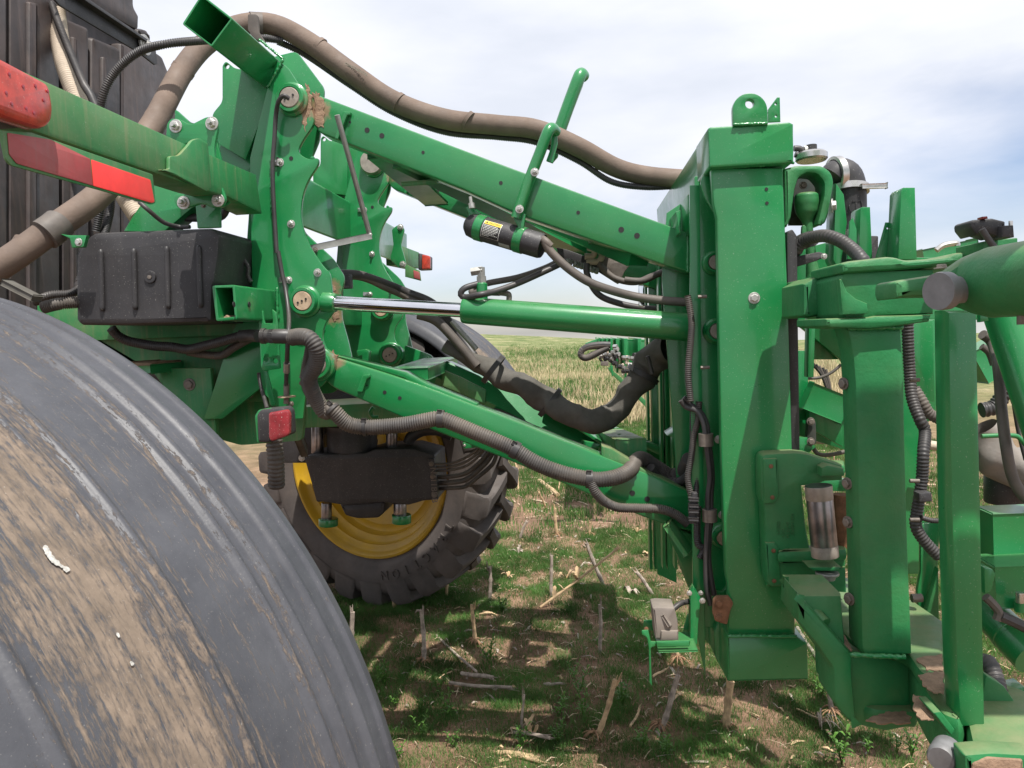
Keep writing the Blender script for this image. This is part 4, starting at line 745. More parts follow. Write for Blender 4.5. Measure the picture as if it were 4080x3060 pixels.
splat('M', [(612, 960), (618, 972)], .0022); splat('M', [(682, 1108), (690, 1118)], .0024)
tcn = MB(); tcn.lathe([(.62, -.08), (.66, .0), (.85, .02), (.98, -.05+.1), (1.0, .3), (.98, .56), (.85, .62), (.66, .62), (.62, .6)], CN, a_, 64); ntyre = tcn.build('tyre', 'tyre_rubber', S)
MB().lathe([(.62, .6), (.60, .55), (.55, .5), (.45, .45), (0, .42)], CN, a_, 48).build('rim', 'yellow_paint', ntyre)

TF = R_(21); CF = P('D', 790, 993, 5.50); CF[2] = 1.035
af, hf, wpf = wheel_frame(CF, TF)
tyre = MB().lathe([(.668, -.03), (.69, -.004), (.74, .020), (.82, .033), (.90, .024), (.94, .008), (.965, -.02), (.980, -.21), (.965, -.40), (.94, -.43), (.85, -.44), (.70, -.42), (.668, -.38)], CF, af, 120).build('tyre', 'tyre_rubber', S, sharp=60, label='lugged rear tyre on the far side, standing in the grass')
def lug_mesh(side):
    V = []; k = 14
    for i in range(k+1):
        s = i/k
        if side == 0: q = .020-.26*max(0, (s-.18)/.82) if s >= .18 else .034-.014*(s/.18)
        else: q = -.44+.26*max(0, (s-.18)/.82) if s >= .18 else -.454+.014*(s/.18)
        dt = .21*max(0, s-.1)**1.2; w = .085+.10*math.exp(-(s/.30)**2)
        rt = 1.035 - .15*max(0, (.20-s)/.20)**1.4; rb = (.86 if s < .1 else .93 if s < .2 else .955); rt = max(rt, rb+.012)
        for r, ww in ((rb, .60), (rt-.012, .50), (rt, .36)):
            for sg in (-1, 1): V.append((r, dt+sg*w*ww, q))
    f = []
    for i in range(k):
        b = 6*i; c = b+6; f += [(b+4, b+5, c+5, c+4), (b, b+2, c+2, c), (b+2, b+4, c+4, c+2), (b+1, c+1, c+3, b+3), (b+3, c+3, c+5, b+5)]
    f += [(0, 1, 3, 5, 4, 2), (6*k, 6*k+2, 6*k+4, 6*k+5, 6*k+3, 6*k+1)]
    return V, f
for side in (0, 1):
    V0, f0 = lug_mesh(side); n = 24
    base = None
    for j in range(n):
        t0 = (j+.5*side)/n*2*math.pi
        if base is None:
            o = mesh('tyre_lug', [wpf(r, t0+dt, q) for r, dt, q in V0], f0, 'tyre_rubber', tyre); c0_ = np.array(WL[o.name]); bt = t0; base = o
            me0 = o.data; me0.transform(Matrix.Translation(Vector(c0_-CF))); o.location = Vector(CF)-WL[tyre.name]; WL[o.name] = Vector(CF)
        else:
            o = base.copy(); COL.objects.link(o); o.rotation_mode = 'QUATERNION'
            from mathutils import Quaternion
            o.rotation_quaternion = Quaternion(Vector(-af), -(t0-bt)) if False else Quaternion(Vector(np.cross(hf, (0, 0, 1))), (t0-bt))
# moulded lettering on the sidewall, read round the wheel
letters = 'TRACTION'
for i, ch in enumerate(letters):
    t = R_(-29)-i*R_(7.3); c = wpf(.800, t, .032)
    rad = math.cos(t)*hf+math.sin(t)*np.array([0, 0, 1.]); tan = -math.sin(t)*hf+math.cos(t)*np.array([0, 0, 1.])
    text('raised_letter', ch, .092, c, -tan, rad, 'tyre_rubber', tyre, ext=.009)
rim = MB().lathe([(.668, -.03), (.690, -.004), (.684, .010), (.668, .012), (.655, .0), (.648, -.03), (.632, -.05), (.600, -.058), (.592, -.10), (.575, -.115), (.545, -.118), (.538, -.15), (.525, -.17), (.50, -.175), (.47, -.165), (.40, -.19), (.25, -.215), (.10, -.22), (0, -.22)], CF, af, 96).build('rim', 'yellow_paint', tyre)
MB().lathe([(0, -.05), (.16, -.05), (.20, -.10), (.24, -.12), (.24, -.22)], CF, af, 32).build('wheel_hub', 'yellow_paint', tyre)
fender('fender', CF-af*.60+np.array([0, 0, -.05]), TF, 1.20, .0001+.60, R_(20), R_(165), [(.06, .010, .012), (.14, .010, .012), (.22, .010, .012), (.30, .010, .012), (.38, .010, .012)], 'ribbed dark fender over the far rear wheel', n=120, steps=80)

# ---- suspension unit in front of the far wheel
YS = 4.55
sp_ = pl('suspension_housing', 'W', [(352, 545), (372, 520), (760, 505), (820, 480), (1060, 475), (1216, 518), (1222, 640), (1236, 815), (1140, 822), (1035, 852), (860, 832), (620, 852), (470, 830), (430, 832), (412, 760)], YS, .36, 'black_plastic', S, r=14, bev=.012, label='black suspension housing hanging in front of the far wheel')
pl('housing_sump', 'W', [(580, 840), (885, 825), (878, 900), (840, 938), (700, 942), (620, 922)], YS+.05, .30, 'black_plastic', sp_, r=20, bev=.02)
pl('end_plate', 'W', [(1170, 545), (1212, 542), (1238, 814), (1205, 816), (1190, 700)], YS-.012, .02, 'black_plastic', sp_, r=6)
for x, y in ((1192, 578), (1200, 662), (1210, 786)): bolt('W', x, y, YS-.012, 17, sp_, 'dull_bolt')
text('cast_number', 'N411BDB', .052, P('W', 1208, 718, YS-.013), (0, 0, -1), (1, 0, 0), 'dull_bolt', sp_, ext=.002)
def vcyl(name, V, x, y0, y1, r, Y, m, parent, x1=None):
    a = P(V, x, y0, Y); b = P(V, x1 or x, y1, Y); d = b-a; L_ = np.linalg.norm(d); rr = rpx(V, r, Y)
    return MB().lathe([(0, 0), (rr*.96, 0), (rr, .004), (rr, L_-.004), (rr*.96, L_), (0, L_)], a, d/L_, 32).build(name, m, parent)
a = P('W', 668, 300, YS+.15); b = P('W', 672, 530, YS+.15); d = (b-a); L_ = np.linalg.norm(d); rr = rpx('W', 172, YS+.15)
MB().lathe([(0, 0), (rr*.9, 0), (rr, L_*.1), (rr*.97, L_*.26), (rr*1.0, L_*.3), (rr*.97, L_*.5), (rr, L_*.55), (rr*.96, L_*.75), (rr*.98, L_*.8), (rr*.8, L_*.95), (rr*.75, L_), (0, L_)], a, d/L_, 40).build('air_spring', 'black_plastic', sp_)
vcyl('strut_rod', 'W', 440, 290, 505, 42, YS+.1, 'worn_chrome', sp_); vcyl('strut_rod', 'W', 930, 330, 480, 38, YS+.1, 'worn_chrome', sp_)
vcyl('strut_rod', 'W', 500, 835, 950, 36, YS+.12, 'worn_chrome', sp_); vcyl('strut_rod', 'W', 985, 835, 925, 44, YS+.12, 'worn_chrome', sp_)
vcyl('strut_foot', 'W', 512, 938, 985, 66, YS+.12, GP, sp_); vcyl('strut_foot', 'W', 995, 912, 968, 66, YS+.12, GP, sp_)
bolt('W', 335, 540, YS-.1, 22, sp_)
for k, (y0, r, dy) in enumerate(((578, 9, -40), (600, 9, -20), (622, 9, 0), (665, 15, 15), (705, 17, 22), (742, 14, 45))):
    hose('hydraulic_hose', 'W', [(1215, y0, YS+.03*k), (1320, y0-4, YS), (1420, y0-30+dy*.3, YS), (1500, y0-90+dy*.3, YS), (1560+dy*.8, y0-170+dy*.2, YS), (1590+dy*.8, y0-240, YS)], rpx('W', r, YS), 'dusty_conduit' if k > 2 else 'rubber_hose', sp_)
MB().tube(path('W', [(1040, 440, 4.7), (1060, 400, 4.7), (1130, 360, 4.7), (1230, 355, 4.7), (1330, 390, 4.7)], 6), .035, 12).build('air_pipe', 'black_hose', sp_)
pl('hose_bracket', 'W', [(1400, 438), (1500, 430), (1510, 470), (1405, 478)], 4.3, .03, GP, S, r=5); bolt('W', 1412, 455, 4.3, 10, S)
MB().tube(path('W', [(812, 205, 3.5), (795, 225, 3.5), (792, 250, 3.5), (810, 268, 3.5), (843, 268, 3.5)], 5), .010, 10).build('wire_hook', GP, S)
pl('frame_crossmember', 'D', [(640, 880), (1000, 860), (1010, 905), (900, 915), (640, 925)], 4.3, .5, GD, S, r=5)
pl('frame_crossmember', 'W', [(480, 170), (640, 110), (1000, 190), (1180, 260), (1180, 330), (480, 330)], 4.9, .1, 'black_plastic', S, r=10)
pl('wheel_shade_box', 'D', [(600, 800), (980, 800), (985, 880), (940, 900), (600, 900)], 4.93, .45, 'black_plastic', S, r=8)  # mostly hidden box added to cast shade on the far wheel
pl('axle_beam', 'D', [(560, 930), (660, 905), (700, 940), (680, 1000), (600, 1000)], 4.9, .25, 'black_plastic', S, r=5)
bar3('damper_strap', P('G', 430, 1100, 3.6), P('G', 520, 1330, 4.0), .03, .05, 'sleeve_fabric')
# bracket rows between plates: small link lug and frame bits seen at the far plate
pl('link_lug', 'G', [(860, 660), (920, 648), (945, 660), (940, 735), (900, 730), (900, 690), (875, 700)], 3.9, .05, GP, S, r=10)

# ================================================================== boom centre frame (mast)
YM = 2.65
post = pl('mast_post', 'D', [(1536, 362), (1541, 440), (1548, 470), (1552, 700), (1558, 1000), (1567, 1240), (1572, 1262), (1574, 1378), (1719, 1384), (1716, 1100), (1712, 960), (1705, 700), (1699, 540), (1692, 362)], YM, .045, GP, S, bev=.010, label='tall green mast post of the boom centre frame')
pl('post_core', 'D', [(1600, 362), (1690, 362), (1700, 700), (1712, 1100), (1714, 1370), (1640, 1370), (1630, 1000)], YM+.046, .17, GP, S)
cap = pl('mast_cap', 'E', [(332, 318, 14), (350, 308, 8), (700, 288, 0), (820, 278, 4), (846, 288, 14), (850, 440), (849, 522, 8), (800, 528), (600, 540), (352, 556, 14), (342, 545, 10)], YM-.03, .26, GP, S, bev=.008)
eye = [(484, 300), (481, 205)]+[(586+105*math.cos(t), 207-102*math.sin(t)) for t in np.linspace(math.pi, 0, 18)]+[(692, 205), (693, 300)]
pl('lifting_eye', 'E', eye, YM-.034, .028, GP, cap, holes=((585, 170, 26),), bev=.004)
# lifting eye is only a plate: the cap block is the thick piece behind it
beam = pl('mast_top_beam', 'E', [(336, 320, 6), (846, 290, 6), (846, 520, 6), (352, 552, 6)], YM+.24, 1.86, GP, S, bev=.004)
pl('cap_bracket', 'E', [(694, 205), (750, 130, 6), (766, 130, 6), (770, 278), (694, 282)], YM+.05, .012, GP, cap, holes=((740, 172, 6), (742, 245, 6), (697, 222, 5)))
pl('mast_cap', 'J', [(600, 1258, 6), (1018, 1262, 4), (1060, 1290, 12), (1082, 1300, 10), (1088, 1520, 8), (604, 1532, 8)], YM-.012, .26, GP, S, bev=.006, label='closed boot at the foot of the near mast post')
pl('mast_foot', 'J', [(545, 1180), (600, 1200), (604, 1530), (590, 1500), (530, 1390), (520, 1240)], YM+.15, .2, GP, S, r=4)
holes('E', ((684, 684, 10), (687, 768, 10)), YM, post); bolt('E', 610, 1338, YM, 34, post)
# far post and its cap
copy_tree(post, 1.80, S)
# rails and webs on the left side of the post
ml = pl('mast_rail', 'D', [(1490, 400), (1512, 400), (1514, 700), (1520, 1100), (1524, 1460), (1498, 1330), (1494, 1000), (1491, 700)], YM+.16, .02, GP, S, bev=.002)
mw = pl('mast_web', 'D', [(1500, 380), (1560, 380), (1590, 1000), (1600, 1350), (1560, 1420), (1520, 1380), (1514, 1000), (1505, 700)], YM+.30, .02, GP, S, r=6)
boss('D', 1541, 569, YM+.30, 25, .05, mw, detail=False); boss('D', 1545, 715, YM+.30, 27, .05, mw, detail=False); boss('D', 1560, 1155, YM+.30, 27, .05, mw, detail=False, pm='pin_dusty')
pl('mast_gusset', 'E', [(292, 625), (345, 590), (370, 810), (335, 770), (305, 710)], YM+.1, .02, GP, S, smooth=True)
for pts in ([(140, 820), (168, 810), (172, 950), (160, 945)], [(210, 720), (240, 730), (232, 950), (225, 945)]): pl('mast_gusset', 'E', pts, YM+.28, .5, GP, S)
pl('mast_side_web', 'D', [(1440, 460), (1500, 420), (1505, 640), (1500, 900), (1502, 1100), (1505, 1300), (1470, 1150), (1430, 600)], YM+.48, .02, GP, S)
# inner pairs of vertical channels between the posts
for Yr, xs, yt_ in ((3.15, (1478, 1492), 470), (3.6, (1446, 1458), 505), (4.0, (1420, 1430), 530), (4.35, (1392, 1402), 550)):
    for x0 in xs:
        pl('mast_channel', 'D', [(x0, yt_), (x0+5, yt_), (x0+18, 1230), (x0+12, 1230)], Yr, .10, GP, S, bev=.002)
for Yr, x0, x1 in ((3.35, 1456, 1500), (4.25, 1398, 1440)):
    w = pl('mast_web', 'D', [(x0, 540), (x1, 540), (x1+22, 1260), (x0+22, 1240)], Yr, .015, GP, S)
c = boss('T', 215, 340, 3.33, 95, .03, S, pm='pin_steel')
hose('grease_line', 'T', [(225, 330, 3.28), (238, 420, 3.25), (215, 580, 3.25), (180, 680, 3.25)], .0075, 'black_hose', S)
pl('web_fin', 'U', [(200, 250), (345, 160), (350, 268), (240, 262)], 3.2, .14, GP, S)
bar3('mast_diagonal', P('I', 1300, 1480, 2.95), P('I', 1420, 1659, 2.93), .10, .02, GD)
pl('mast_skirt', 'U', [(165, 890), (230, 920), (380, 975), (405, 1180), (430, 1400), (370, 1400), (300, 1180), (215, 1010)], 3.1, .25, GD, S, r=4)
pl('hinge_lug', 'U', [(360, 1440), (400, 1345), (430, 1380), (600, 1400), (640, 1360), (640, 1660), (430, 1660), (425, 1440)], 2.85, .02, GP, S, r=10)
# hose runs down the rails
for nm, V, pts, r, m, rb in (
    ('thin_conduit', 'T', [(385, 490, 2.78), (405, 600, 2.78), (430, 800, 2.78), (420, 1000, 2.78), (400, 1200, 2.78), (395, 1400, 2.78), (420, 1659, 2.78)], .0115, 'dusty_conduit', .1),
    ('thin_conduit', 'U', [(435, 0, 2.8), (425, 130, 2.8), (395, 260, 2.8), (375, 420, 2.8), (352, 560, 2.8), (375, 690, 2.8)], .011, 'dusty_conduit', .1),
    ('thin_conduit', 'U', [(390, 0, 2.82), (385, 200, 2.82), (395, 400, 2.82), (415, 560, 2.82), (410, 700, 2.8)], .010, 'black_hose', .1),
    ('thin_conduit', 'U', [(425, 770, 2.8), (420, 900, 2.8), (425, 1040, 2.8), (465, 1085, 2.8), (440, 1150, 2.8)], .012, 'black_hose', .1),
    ('thin_conduit', 'U', [(440, 940, 2.85), (490, 990, 2.85), (480, 1100, 2.85), (440, 1160, 2.85), (455, 1250, 2.85), (425, 1380, 2.85)], .018, 'black_hose', .08),
    ('hydraulic_hose', 'U', [(300, -10, 2.8), (340, 40, 2.8), (420, 70, 2.78), (465, 150, 2.76), (482, 250, 2.75), (500, 400, 2.75), (515, 550, 2.75), (500, 700, 2.75), (500, 850, 2.75), (490, 1050, 2.75), (485, 1200, 2.75), (492, 1380, 2.75), (520, 1495, 2.75)], .010, 'black_hose', 0),
    ('hydraulic_hose', 'U', [(320, -30, 2.81), (380, 30, 2.81), (450, 85, 2.79), (490, 170, 2.77), (500, 260, 2.76), (520, 420, 2.76), (530, 560, 2.76), (520, 700, 2.76), (522, 850, 2.76), (505, 1000, 2.76), (505, 1180, 2.76), (525, 1320, 2.76), (545, 1420, 2.76)], .010, 'black_hose', 0),
    ('hydraulic_hose', 'S', [(1560, 560, 3.3), (1600, 700, 3.3), (1650, 900, 3.3)], .01, 'black_hose', 0),
    ('ribbed_conduit', 'D', [(1405, 1010, 3.1), (1430, 1035, 3.15), (1470, 1040, 3.1), (1495, 1010, 3.0), (1505, 930, 2.9), (1505, 860, 2.85)], .018, 'black_hose', .06)):
    hose(nm, V, pts, r, m, S, rib=rb, n=10, pitch=.007)
for x, y in ((485, 280), (512, 835)):
    o = MB().lathe([(.001, -.022), (.026, -.022), (.026, .022), (.001, .022)], P('U', x, y, 2.755), (0, 0, 1), 20).build('hose_clamp', 'dull_bolt', S); bolt('U', x+92, y-2, 2.78, 30, o)
pl('wire_connector', 'U', [(388, 672), (425, 672), (425, 780), (412, 900), (370, 900), (360, 790)], 2.74, .03, 'black_plastic', S, r=8)
for y in (715, 760, 800, 860): bar3('connector_ridge', P('U', 358, y, 2.735), P('U', 428, y+3, 2.735), .02, .010, 'black_plastic', bev=.002)
for x, y in ((500, 505), (530, 1285)): MB().lathe([(0, 0), (.006, 0), (.006, .03), (0, .03)], P('T', x, y, 2.74), (1, 0, 0), 8).build('stud', 'dull_bolt', S)
# rusty pivot plate
rp_ = pl('pivot_plate', 'J', [(515, 1040, 24), (540, 1020, 20), (610, 1020, 8), (640, 1060, 20), (620, 1100, 10), (600, 1190, 8), (540, 1175, 24), (512, 1130, 20)], YM-.018, .018, 'rusty_steel', S, bev=.003, label='rusty plate with two bolts')
bolt('J', 548, 1062, YM-.018, 30, rp_, 'rusty_steel'); bolt('J', 548, 1145, YM-.018, 28, rp_, 'rusty_steel')
pl('sliding_pad', 'D', [(1700, 500, 3), (1712, 495, 4), (1722, 510, 3), (1724, 700), (1728, 985), (1710, 985), (1702, 690)], YM+.03, .12, 'black_plastic', S)
# sensor on its green tray
tr = pl('sensor_bracket', 'J', [(378, 1000, 4), (400, 965, 6), (420, 1000), (440, 1030, 8), (425, 1190, 6), (420, 1310, 4), (378, 1310, 4)], 2.72, .05, GP, S, bev=.003)
tray = MB(); c = P('J', 240, 1298, 2.7)
pl('tray', 'J', [(172, 1290, 6), (378, 1285, 3), (374, 1322, 3), (178, 1326, 8)], 2.62, .008, GP, tr)
bar3('tray', P('J', 175, 1296, 2.70), P('J', 400, 1290, 2.70), .16, .006, GP, tr)
pl('tray_tab', 'J', [(85, 1225, 8), (125, 1222), (140, 1290, 6), (172, 1292, 6), (172, 1318, 8), (140, 1330, 10), (148, 1560), (132, 1540, 4), (128, 1330), (118, 1270, 10), (85, 1248, 8)], 2.63, .008, GP, tr)
pl('tray_tab', 'J', [(97, 1165, 5), (150, 1162), (160, 1225), (97, 1232)], 2.78, .008, GP, tr); bolt('J', 113, 1215, 2.66, 14, tr, 'rusty_steel')
pl('tray_tab', 'J', [(362, 1125, 4), (378, 1120), (380, 1250), (330, 1255), (340, 1200)], 2.80, .008, GP, tr)
sb = pl('sensor_box', 'J', [(150, 1090, 8), (180, 1085), (283, 1090, 10), (303, 1170, 6), (308, 1283), (205, 1284), (168, 1278, 10)], 2.645, .10, 'sensor_grey', S, bev=.008, label='small dusty grey sensor box on a green tray')
pl('sensor_face', 'J', [(203, 1228, 3), (305, 1228, 3), (306, 1284), (200, 1284)], 2.636, .015, 'sensor_grey', sb)
bar3('sensor_lid', P('J', 215, 1130, 2.65), P('J', 255, 1195, 2.64), .012, .01, 'sensor_grey', sb)
hose('thin_conduit', 'J', [(275, 1095, 2.7), (320, 1062, 2.72), (370, 1050, 2.76), (410, 1045, 2.85)], rpx('J', 17, 2.7), 'black_hose', S)
bolt('J', 372, 1000, 2.70, 16, tr); bolt('J', 450, 1046, 2.70, 18, tr); bolt('J', 440, 1000, 2.74, 15, tr)

# ---- cast hinge bolted on the post, with the big steel pin
YH = 2.56
hg = pl('hinge_casting', 'V', [(90, 170, 26), (140, 148, 16), (430, 135, 10), (560, 148, 20), (700, 195, 40), (915, 265), (920, 420), (740, 430), (640, 470), (500, 480), (545, 900), (600, 1200), (945, 1195), (950, 1300), (800, 1330), (560, 1475, 20), (440, 1490), (200, 1515, 40), (145, 1480, 30), (130, 1300), (110, 680), (80, 600), (78, 220)], YH, .085, GC, S, bev=.012)
pl('hinge_pad', 'V', [(105, 200, 20), (250, 195, 10), (262, 480), (262, 600, 40), (215, 655, 20), (115, 662)], YH-.010, .03, GC, hg, bev=.006); pl('hinge_pad', 'V', [(128, 1055, 6), (225, 1050, 10), (268, 1120, 10), (285, 1480), (195, 1505, 20), (150, 1470, 20)], YH-.010, .03, GC, hg, bev=.006)
z1 = P('V', 560, 402, 2.42)[2]; z2 = P('V', 560, 1240, 2.42)[2]
pl('hinge_ear', 'V', [(255, 404, 10), (300, 368, 10), (420, 345), (560, 338), (740, 330), (930, 330), (935, 384), (740, 394), (560, 404)], z1-.042, .042, GC, hg, axis='Z', bev=.012)
pl('hinge_ear', 'V', [(250, 1262, 10), (340, 1195, 20), (440, 1190), (700, 1190), (950, 1190), (950, 1240), (560, 1258)], z2-.040, .040, GC, hg, axis='Z', bev=.012)
pl('ear_rib', 'V', [(700, 290), (760, 262, 10), (830, 275), (930, 300), (930, 380), (700, 380)], YH-.06, .06, GC, hg, bev=.008)
pl('hinge_ear', 'V', [(560, 1300), (900, 1300), (880, 1345), (620, 1340)], YH-.10, .1, GC, hg, r=6)
for x, y in ((184, 275), (198, 592), (210, 1135), (216, 1442)): bolt('V', x, y, YH-.012, 22, hg, 'rusty_steel')
for i, (s_, y0) in enumerate((('DEERE', 1025), ('USA', 1025), ('W45928', 1025), ('450825 BW', 1025))):
    x = (262, 310, 358, 404)[i]; ln = (245, 150, 200, 320)[i]
    text('raised_letter', s_, rpx('V', 48, YH), P('V', x, y0-ln/2, YH-.001), (0, 0, 1), (-1, 0, 0), GC, hg, ext=.0025)
pn = vcyl('hinge_pin', 'V', 665, 472, 1190, 128, YH-.08, 'worn_chrome', S, x1=735)
a_p = P('V', 665, 472, YH-.08); b_p = P('V', 735, 1190, YH-.08); dd = (b_p-a_p)/np.linalg.norm(b_p-a_p); rr = rpx('V', 130, YH-.08); Lp = np.linalg.norm(b_p-a_p)
for s0, s1, m_ in ((0, .19, 'pin_steel'), (.84, 1.0, 'pin_steel')):
    MB().lathe([(rr*1.0, s0*Lp), (rr*1.012, s0*Lp+.002), (rr*1.012, s1*Lp-.002), (rr, s1*Lp)], a_p, dd, 32).build('pin_collar', m_, pn)
vcyl('hinge_roller', 'V', 905, 560, 1090, 90, YH+.05, 'rusty_steel', S)
w_ = vcyl('washer', 'V', 755, 1350, 1378, 115, YH-.08, 'grey_steel', S); vcyl('nut', 'V', 755, 1378, 1425, 78, YH-.08, 'grey_steel', w_)

# ---- top pivot yoke, link and the black elbow pipe behind
yk = pl('pivot_yoke', 'E', [(790, 560, 10), (870, 540, 20), (1020, 540, 24), (1078, 580, 30), (1092, 640, 20), (1060, 830), (1040, 890, 20), (985, 900, 10), (1000, 850), (1030, 720), (1032, 640, 20), (990, 590, 20), (930, 584, 16), (880, 610, 20), (858, 680), (835, 850), (808, 912, 14), (795, 900)], 2.90, .12, GC, S, bev=.012)
pl('yoke_back', 'E', [(850, 600), (1040, 600), (1020, 900), (820, 900)], 3.05, .02, 'hollow_shade', yk)
lk_ = MB().tube(cm([P('E', 925, 705, 2.95), P('E', 925, 740, 2.95), P('E', 925, 820, 2.95), P('E', 932, 900, 2.95), P('E', 945, 1000, 2.95), P('E', 955, 1120, 2.95), P('E', 965, 1210, 2.95)], 6), np.interp(np.linspace(0, 1, 37), [0, .03, .10, .22, .34, .46, .6, .8, 1], [.012, .034, .043, .044, .038, .018, .016, .018, .027]), 24).build('swing_link', GC, S)
bolt('E', 1076, 785, 2.88, 42, yk, rot=(0, 0, R_(70))); bolt('E', 905, 662, 2.98, 22, yk, 'dull_bolt')
pl('link_lug', 'E', [(897, 950), (900, 905), (912, 896, 8), (925, 910), (928, 950)], 2.92, .02, GC, S, r=6)
th_ = hose('ribbed_conduit', 'E', [(858, 1050, 2.72), (905, 1000, 2.70), (960, 975, 2.66), (1040, 965, 2.6), (1130, 995, 2.55), (1205, 1050, 2.5), (1260, 1110, 2.45), (1300, 1160, 2.45)], rpx('E', 36, 2.6), 'black_hose', S, rib=.05, n=20, pitch=.013, label='thick shiny black ribbed conduit beside the top pivot')
hose('conduit_sleeve', 'E', [(855, 1050, 2.78), (880, 1010, 2.74), (940, 985, 2.7), (960, 980, 2.68)], rpx('E', 46, 2.7), 'black_hose', th_)
pl('conduit_bracket', 'E', [(855, 1090), (1000, 1060), (1060, 1080), (985, 1115), (870, 1150)], 2.75, .05, 'black_plastic', S, r=6); bolt('E', 1030, 1088, 2.70, 18, S)
ep = MB().tube(resample(cm([P('E', *q) for q in ((1085, 620, 3.3), (1120, 590, 3.3), (1165, 610, 3.3), (1185, 670, 3.3), (1188, 740, 3.3), (1190, 850, 3.3), (1192, 960, 3.3))], 8), .01), .062, 24).build('elbow_pipe', 'black_plastic', S, label='black elbow pipe held by two steel band clamps')
pc = P('E', 1185, 690, 3.3); MB().lathe([(.064, -.014), (.074, -.013), (.074, .013), (.064, .014)], pc, (.05, .2, 1), 28).build('band_clamp', 'stainless', ep)
bar3('clamp_bolt', pc+np.array([.02, -.07, 0]), pc+np.array([.12, -.06, 0.0]), .016, .018, 'stainless', ep)
pc = P('E', 1105, 600, 3.3); MB().lathe([(.064, -.014), (.076, -.013), (.076, .013), (.064, .014)], pc, (1, .2, .1), 28).build('band_clamp', 'stainless', ep)
pc = P('E', 1192, 962, 3.3); MB().lathe([(.064, -.014), (.074, -.013), (.074, .013), (.064, .014)], pc, (0, .1, 1), 28).build('band_clamp', 'stainless', ep)
text('moulded_mark', '(T)', .05, P('E', 1205, 795, 3.3)+np.array([-.01, -.062, 0]), (1, 0, 0), (0, 0, 1), 'black_plastic', ep, ext=.002)
cp2 = P('E', 955, 515, 3.2); cc_ = MB().lathe([(0, 0), (.055, 0), (.061, .006), (.061, .026), (.052, .034), (0, .045)], cp2, (0, .05, 1), 32).build('hose_cap', 'stainless', S)
MB().lathe([(0, .04), (.022, .04), (.022, .062), (0, .062)], cp2, (0, .05, 1), 20).build('elbow_fitting', 'black_plastic', cc_)
MB().tube(cm([P('E', 955, 470, 3.2), P('E', 953, 446, 3.2), P('E', 940, 440, 3.2), P('E', 912, 445, 3.2)], 5), .013, 12).build('elbow_fitting', 'white_print', cc_)
hose('thin_conduit', 'E', [(905, 455, 3.2), (880, 440, 3.2), (850, 440, 3.2)], .012, 'black_hose', S); hose('thin_conduit', 'E', [(910, 465, 3.2), (885, 480, 3.2), (855, 475, 3.2)], .012, 'black_hose', S)

# ---- background structure between post and hinge column
bgp = pl('boom_frame_plate', 'D', [(1722, 540), (1800, 520), (1870, 560), (1960, 555), (2120, 560), (2120, 690), (1990, 700), (2000, 1240), (1930, 1240), (1900, 980), (1820, 780), (1722, 700)], 3.3, .03, GP, S, r=8)
for pts, Y in (([(1855, 555), (1859, 452), (1863, 447), (1880, 447), (1885, 559), (1862, 560)], 2.9), ([(1940, 560), (1947, 412), (1952, 405), (1977, 405), (1981, 560)], 2.75), ([(1800, 560), (1806, 395), (1823, 420), (1830, 480), (1815, 590)], 3.0)):
    pl('boom_upright', 'D', pts, Y, .10, GP, S)
pl('boom_gusset', 'D', [(1892, 560), (1914, 480), (1920, 480), (1941, 545), (1941, 560)], 2.85, .012, GP, S, holes=((1918, 493, 2),)); pl('boom_gusset', 'D', [(1830, 560), (1836, 478), (1843, 470), (1851, 495), (1851, 560)], 2.8, .012, GP, S)
pl('flow_meter', 'E', [(1195, 960), (1357, 965), (1357, 1200), (1195, 1200)], 3.15, .3, 'black_plastic', S, r=8); 
pl('boom_tube', 'D', [(1722, 605), (1790, 600), (1822, 620), (1822, 680), (1725, 684)], 2.55, .18, GC, S, r=6, bev=.01)
pl('boom_rail', 'D', [(1748, 680), (1762, 680), (1758, 815), (1745, 815)], 2.8, .05, GP, S)
pl('boom_rail', 'D', [(1722, 800), (1770, 850), (1850, 860), (1850, 980), (1722, 940)], 3.0, .05, GP, S)
bar3('boom_brace', P('K', 20, 620, 2.9), P('K', 270, 720, 2.9), .06, .10, GP)
pl('boom_lug', 'K', [(35, 780, 30), (85, 790, 20), (88, 940, 20), (50, 970, 20), (20, 950)], 2.85, .03, 'hollow_shade', S); bolt('K', 50, 795, 2.84, 26, S, 'dull_bolt'); bolt('K', 50, 928, 2.84, 26, S, 'dull_bolt')
hose('spray_pipe', 'K', [(80, 920, 3.2), (180, 922, 3.2), (290, 930, 3.2)], rpx('K', 24, 3.2), 'pale_pipe', S, n=16); hose('spray_pipe', 'K', [(830, 950, 3.2), (900, 960, 3.2)], rpx('K', 30, 3.2), 'pale_pipe', S, n=16)
hose('hydraulic_hose', 'K', [(60, 960, 3.1), (100, 1010, 3.1), (180, 1015, 3.1), (300, 990, 3.1)], rpx('K', 14, 3.1), 'dusty_conduit', S)
hose('hydraulic_hose', 'K', [(20, 510, 3.0), (110, 505, 3.0), (190, 470, 3.0), (250, 420, 3.0)], rpx('K', 10, 3.0), 'rubber_hose', S)
for k in range(6): hose('wire', 'K', [(40+k*22, 400+k*10, 3.2), (110+k*12, 470+k*12, 3.2), (150+k*5, 560, 3.2), (165+k*4, 640, 3.2)], .006, 'rubber_hose' if k % 2 else 'black_hose', S)
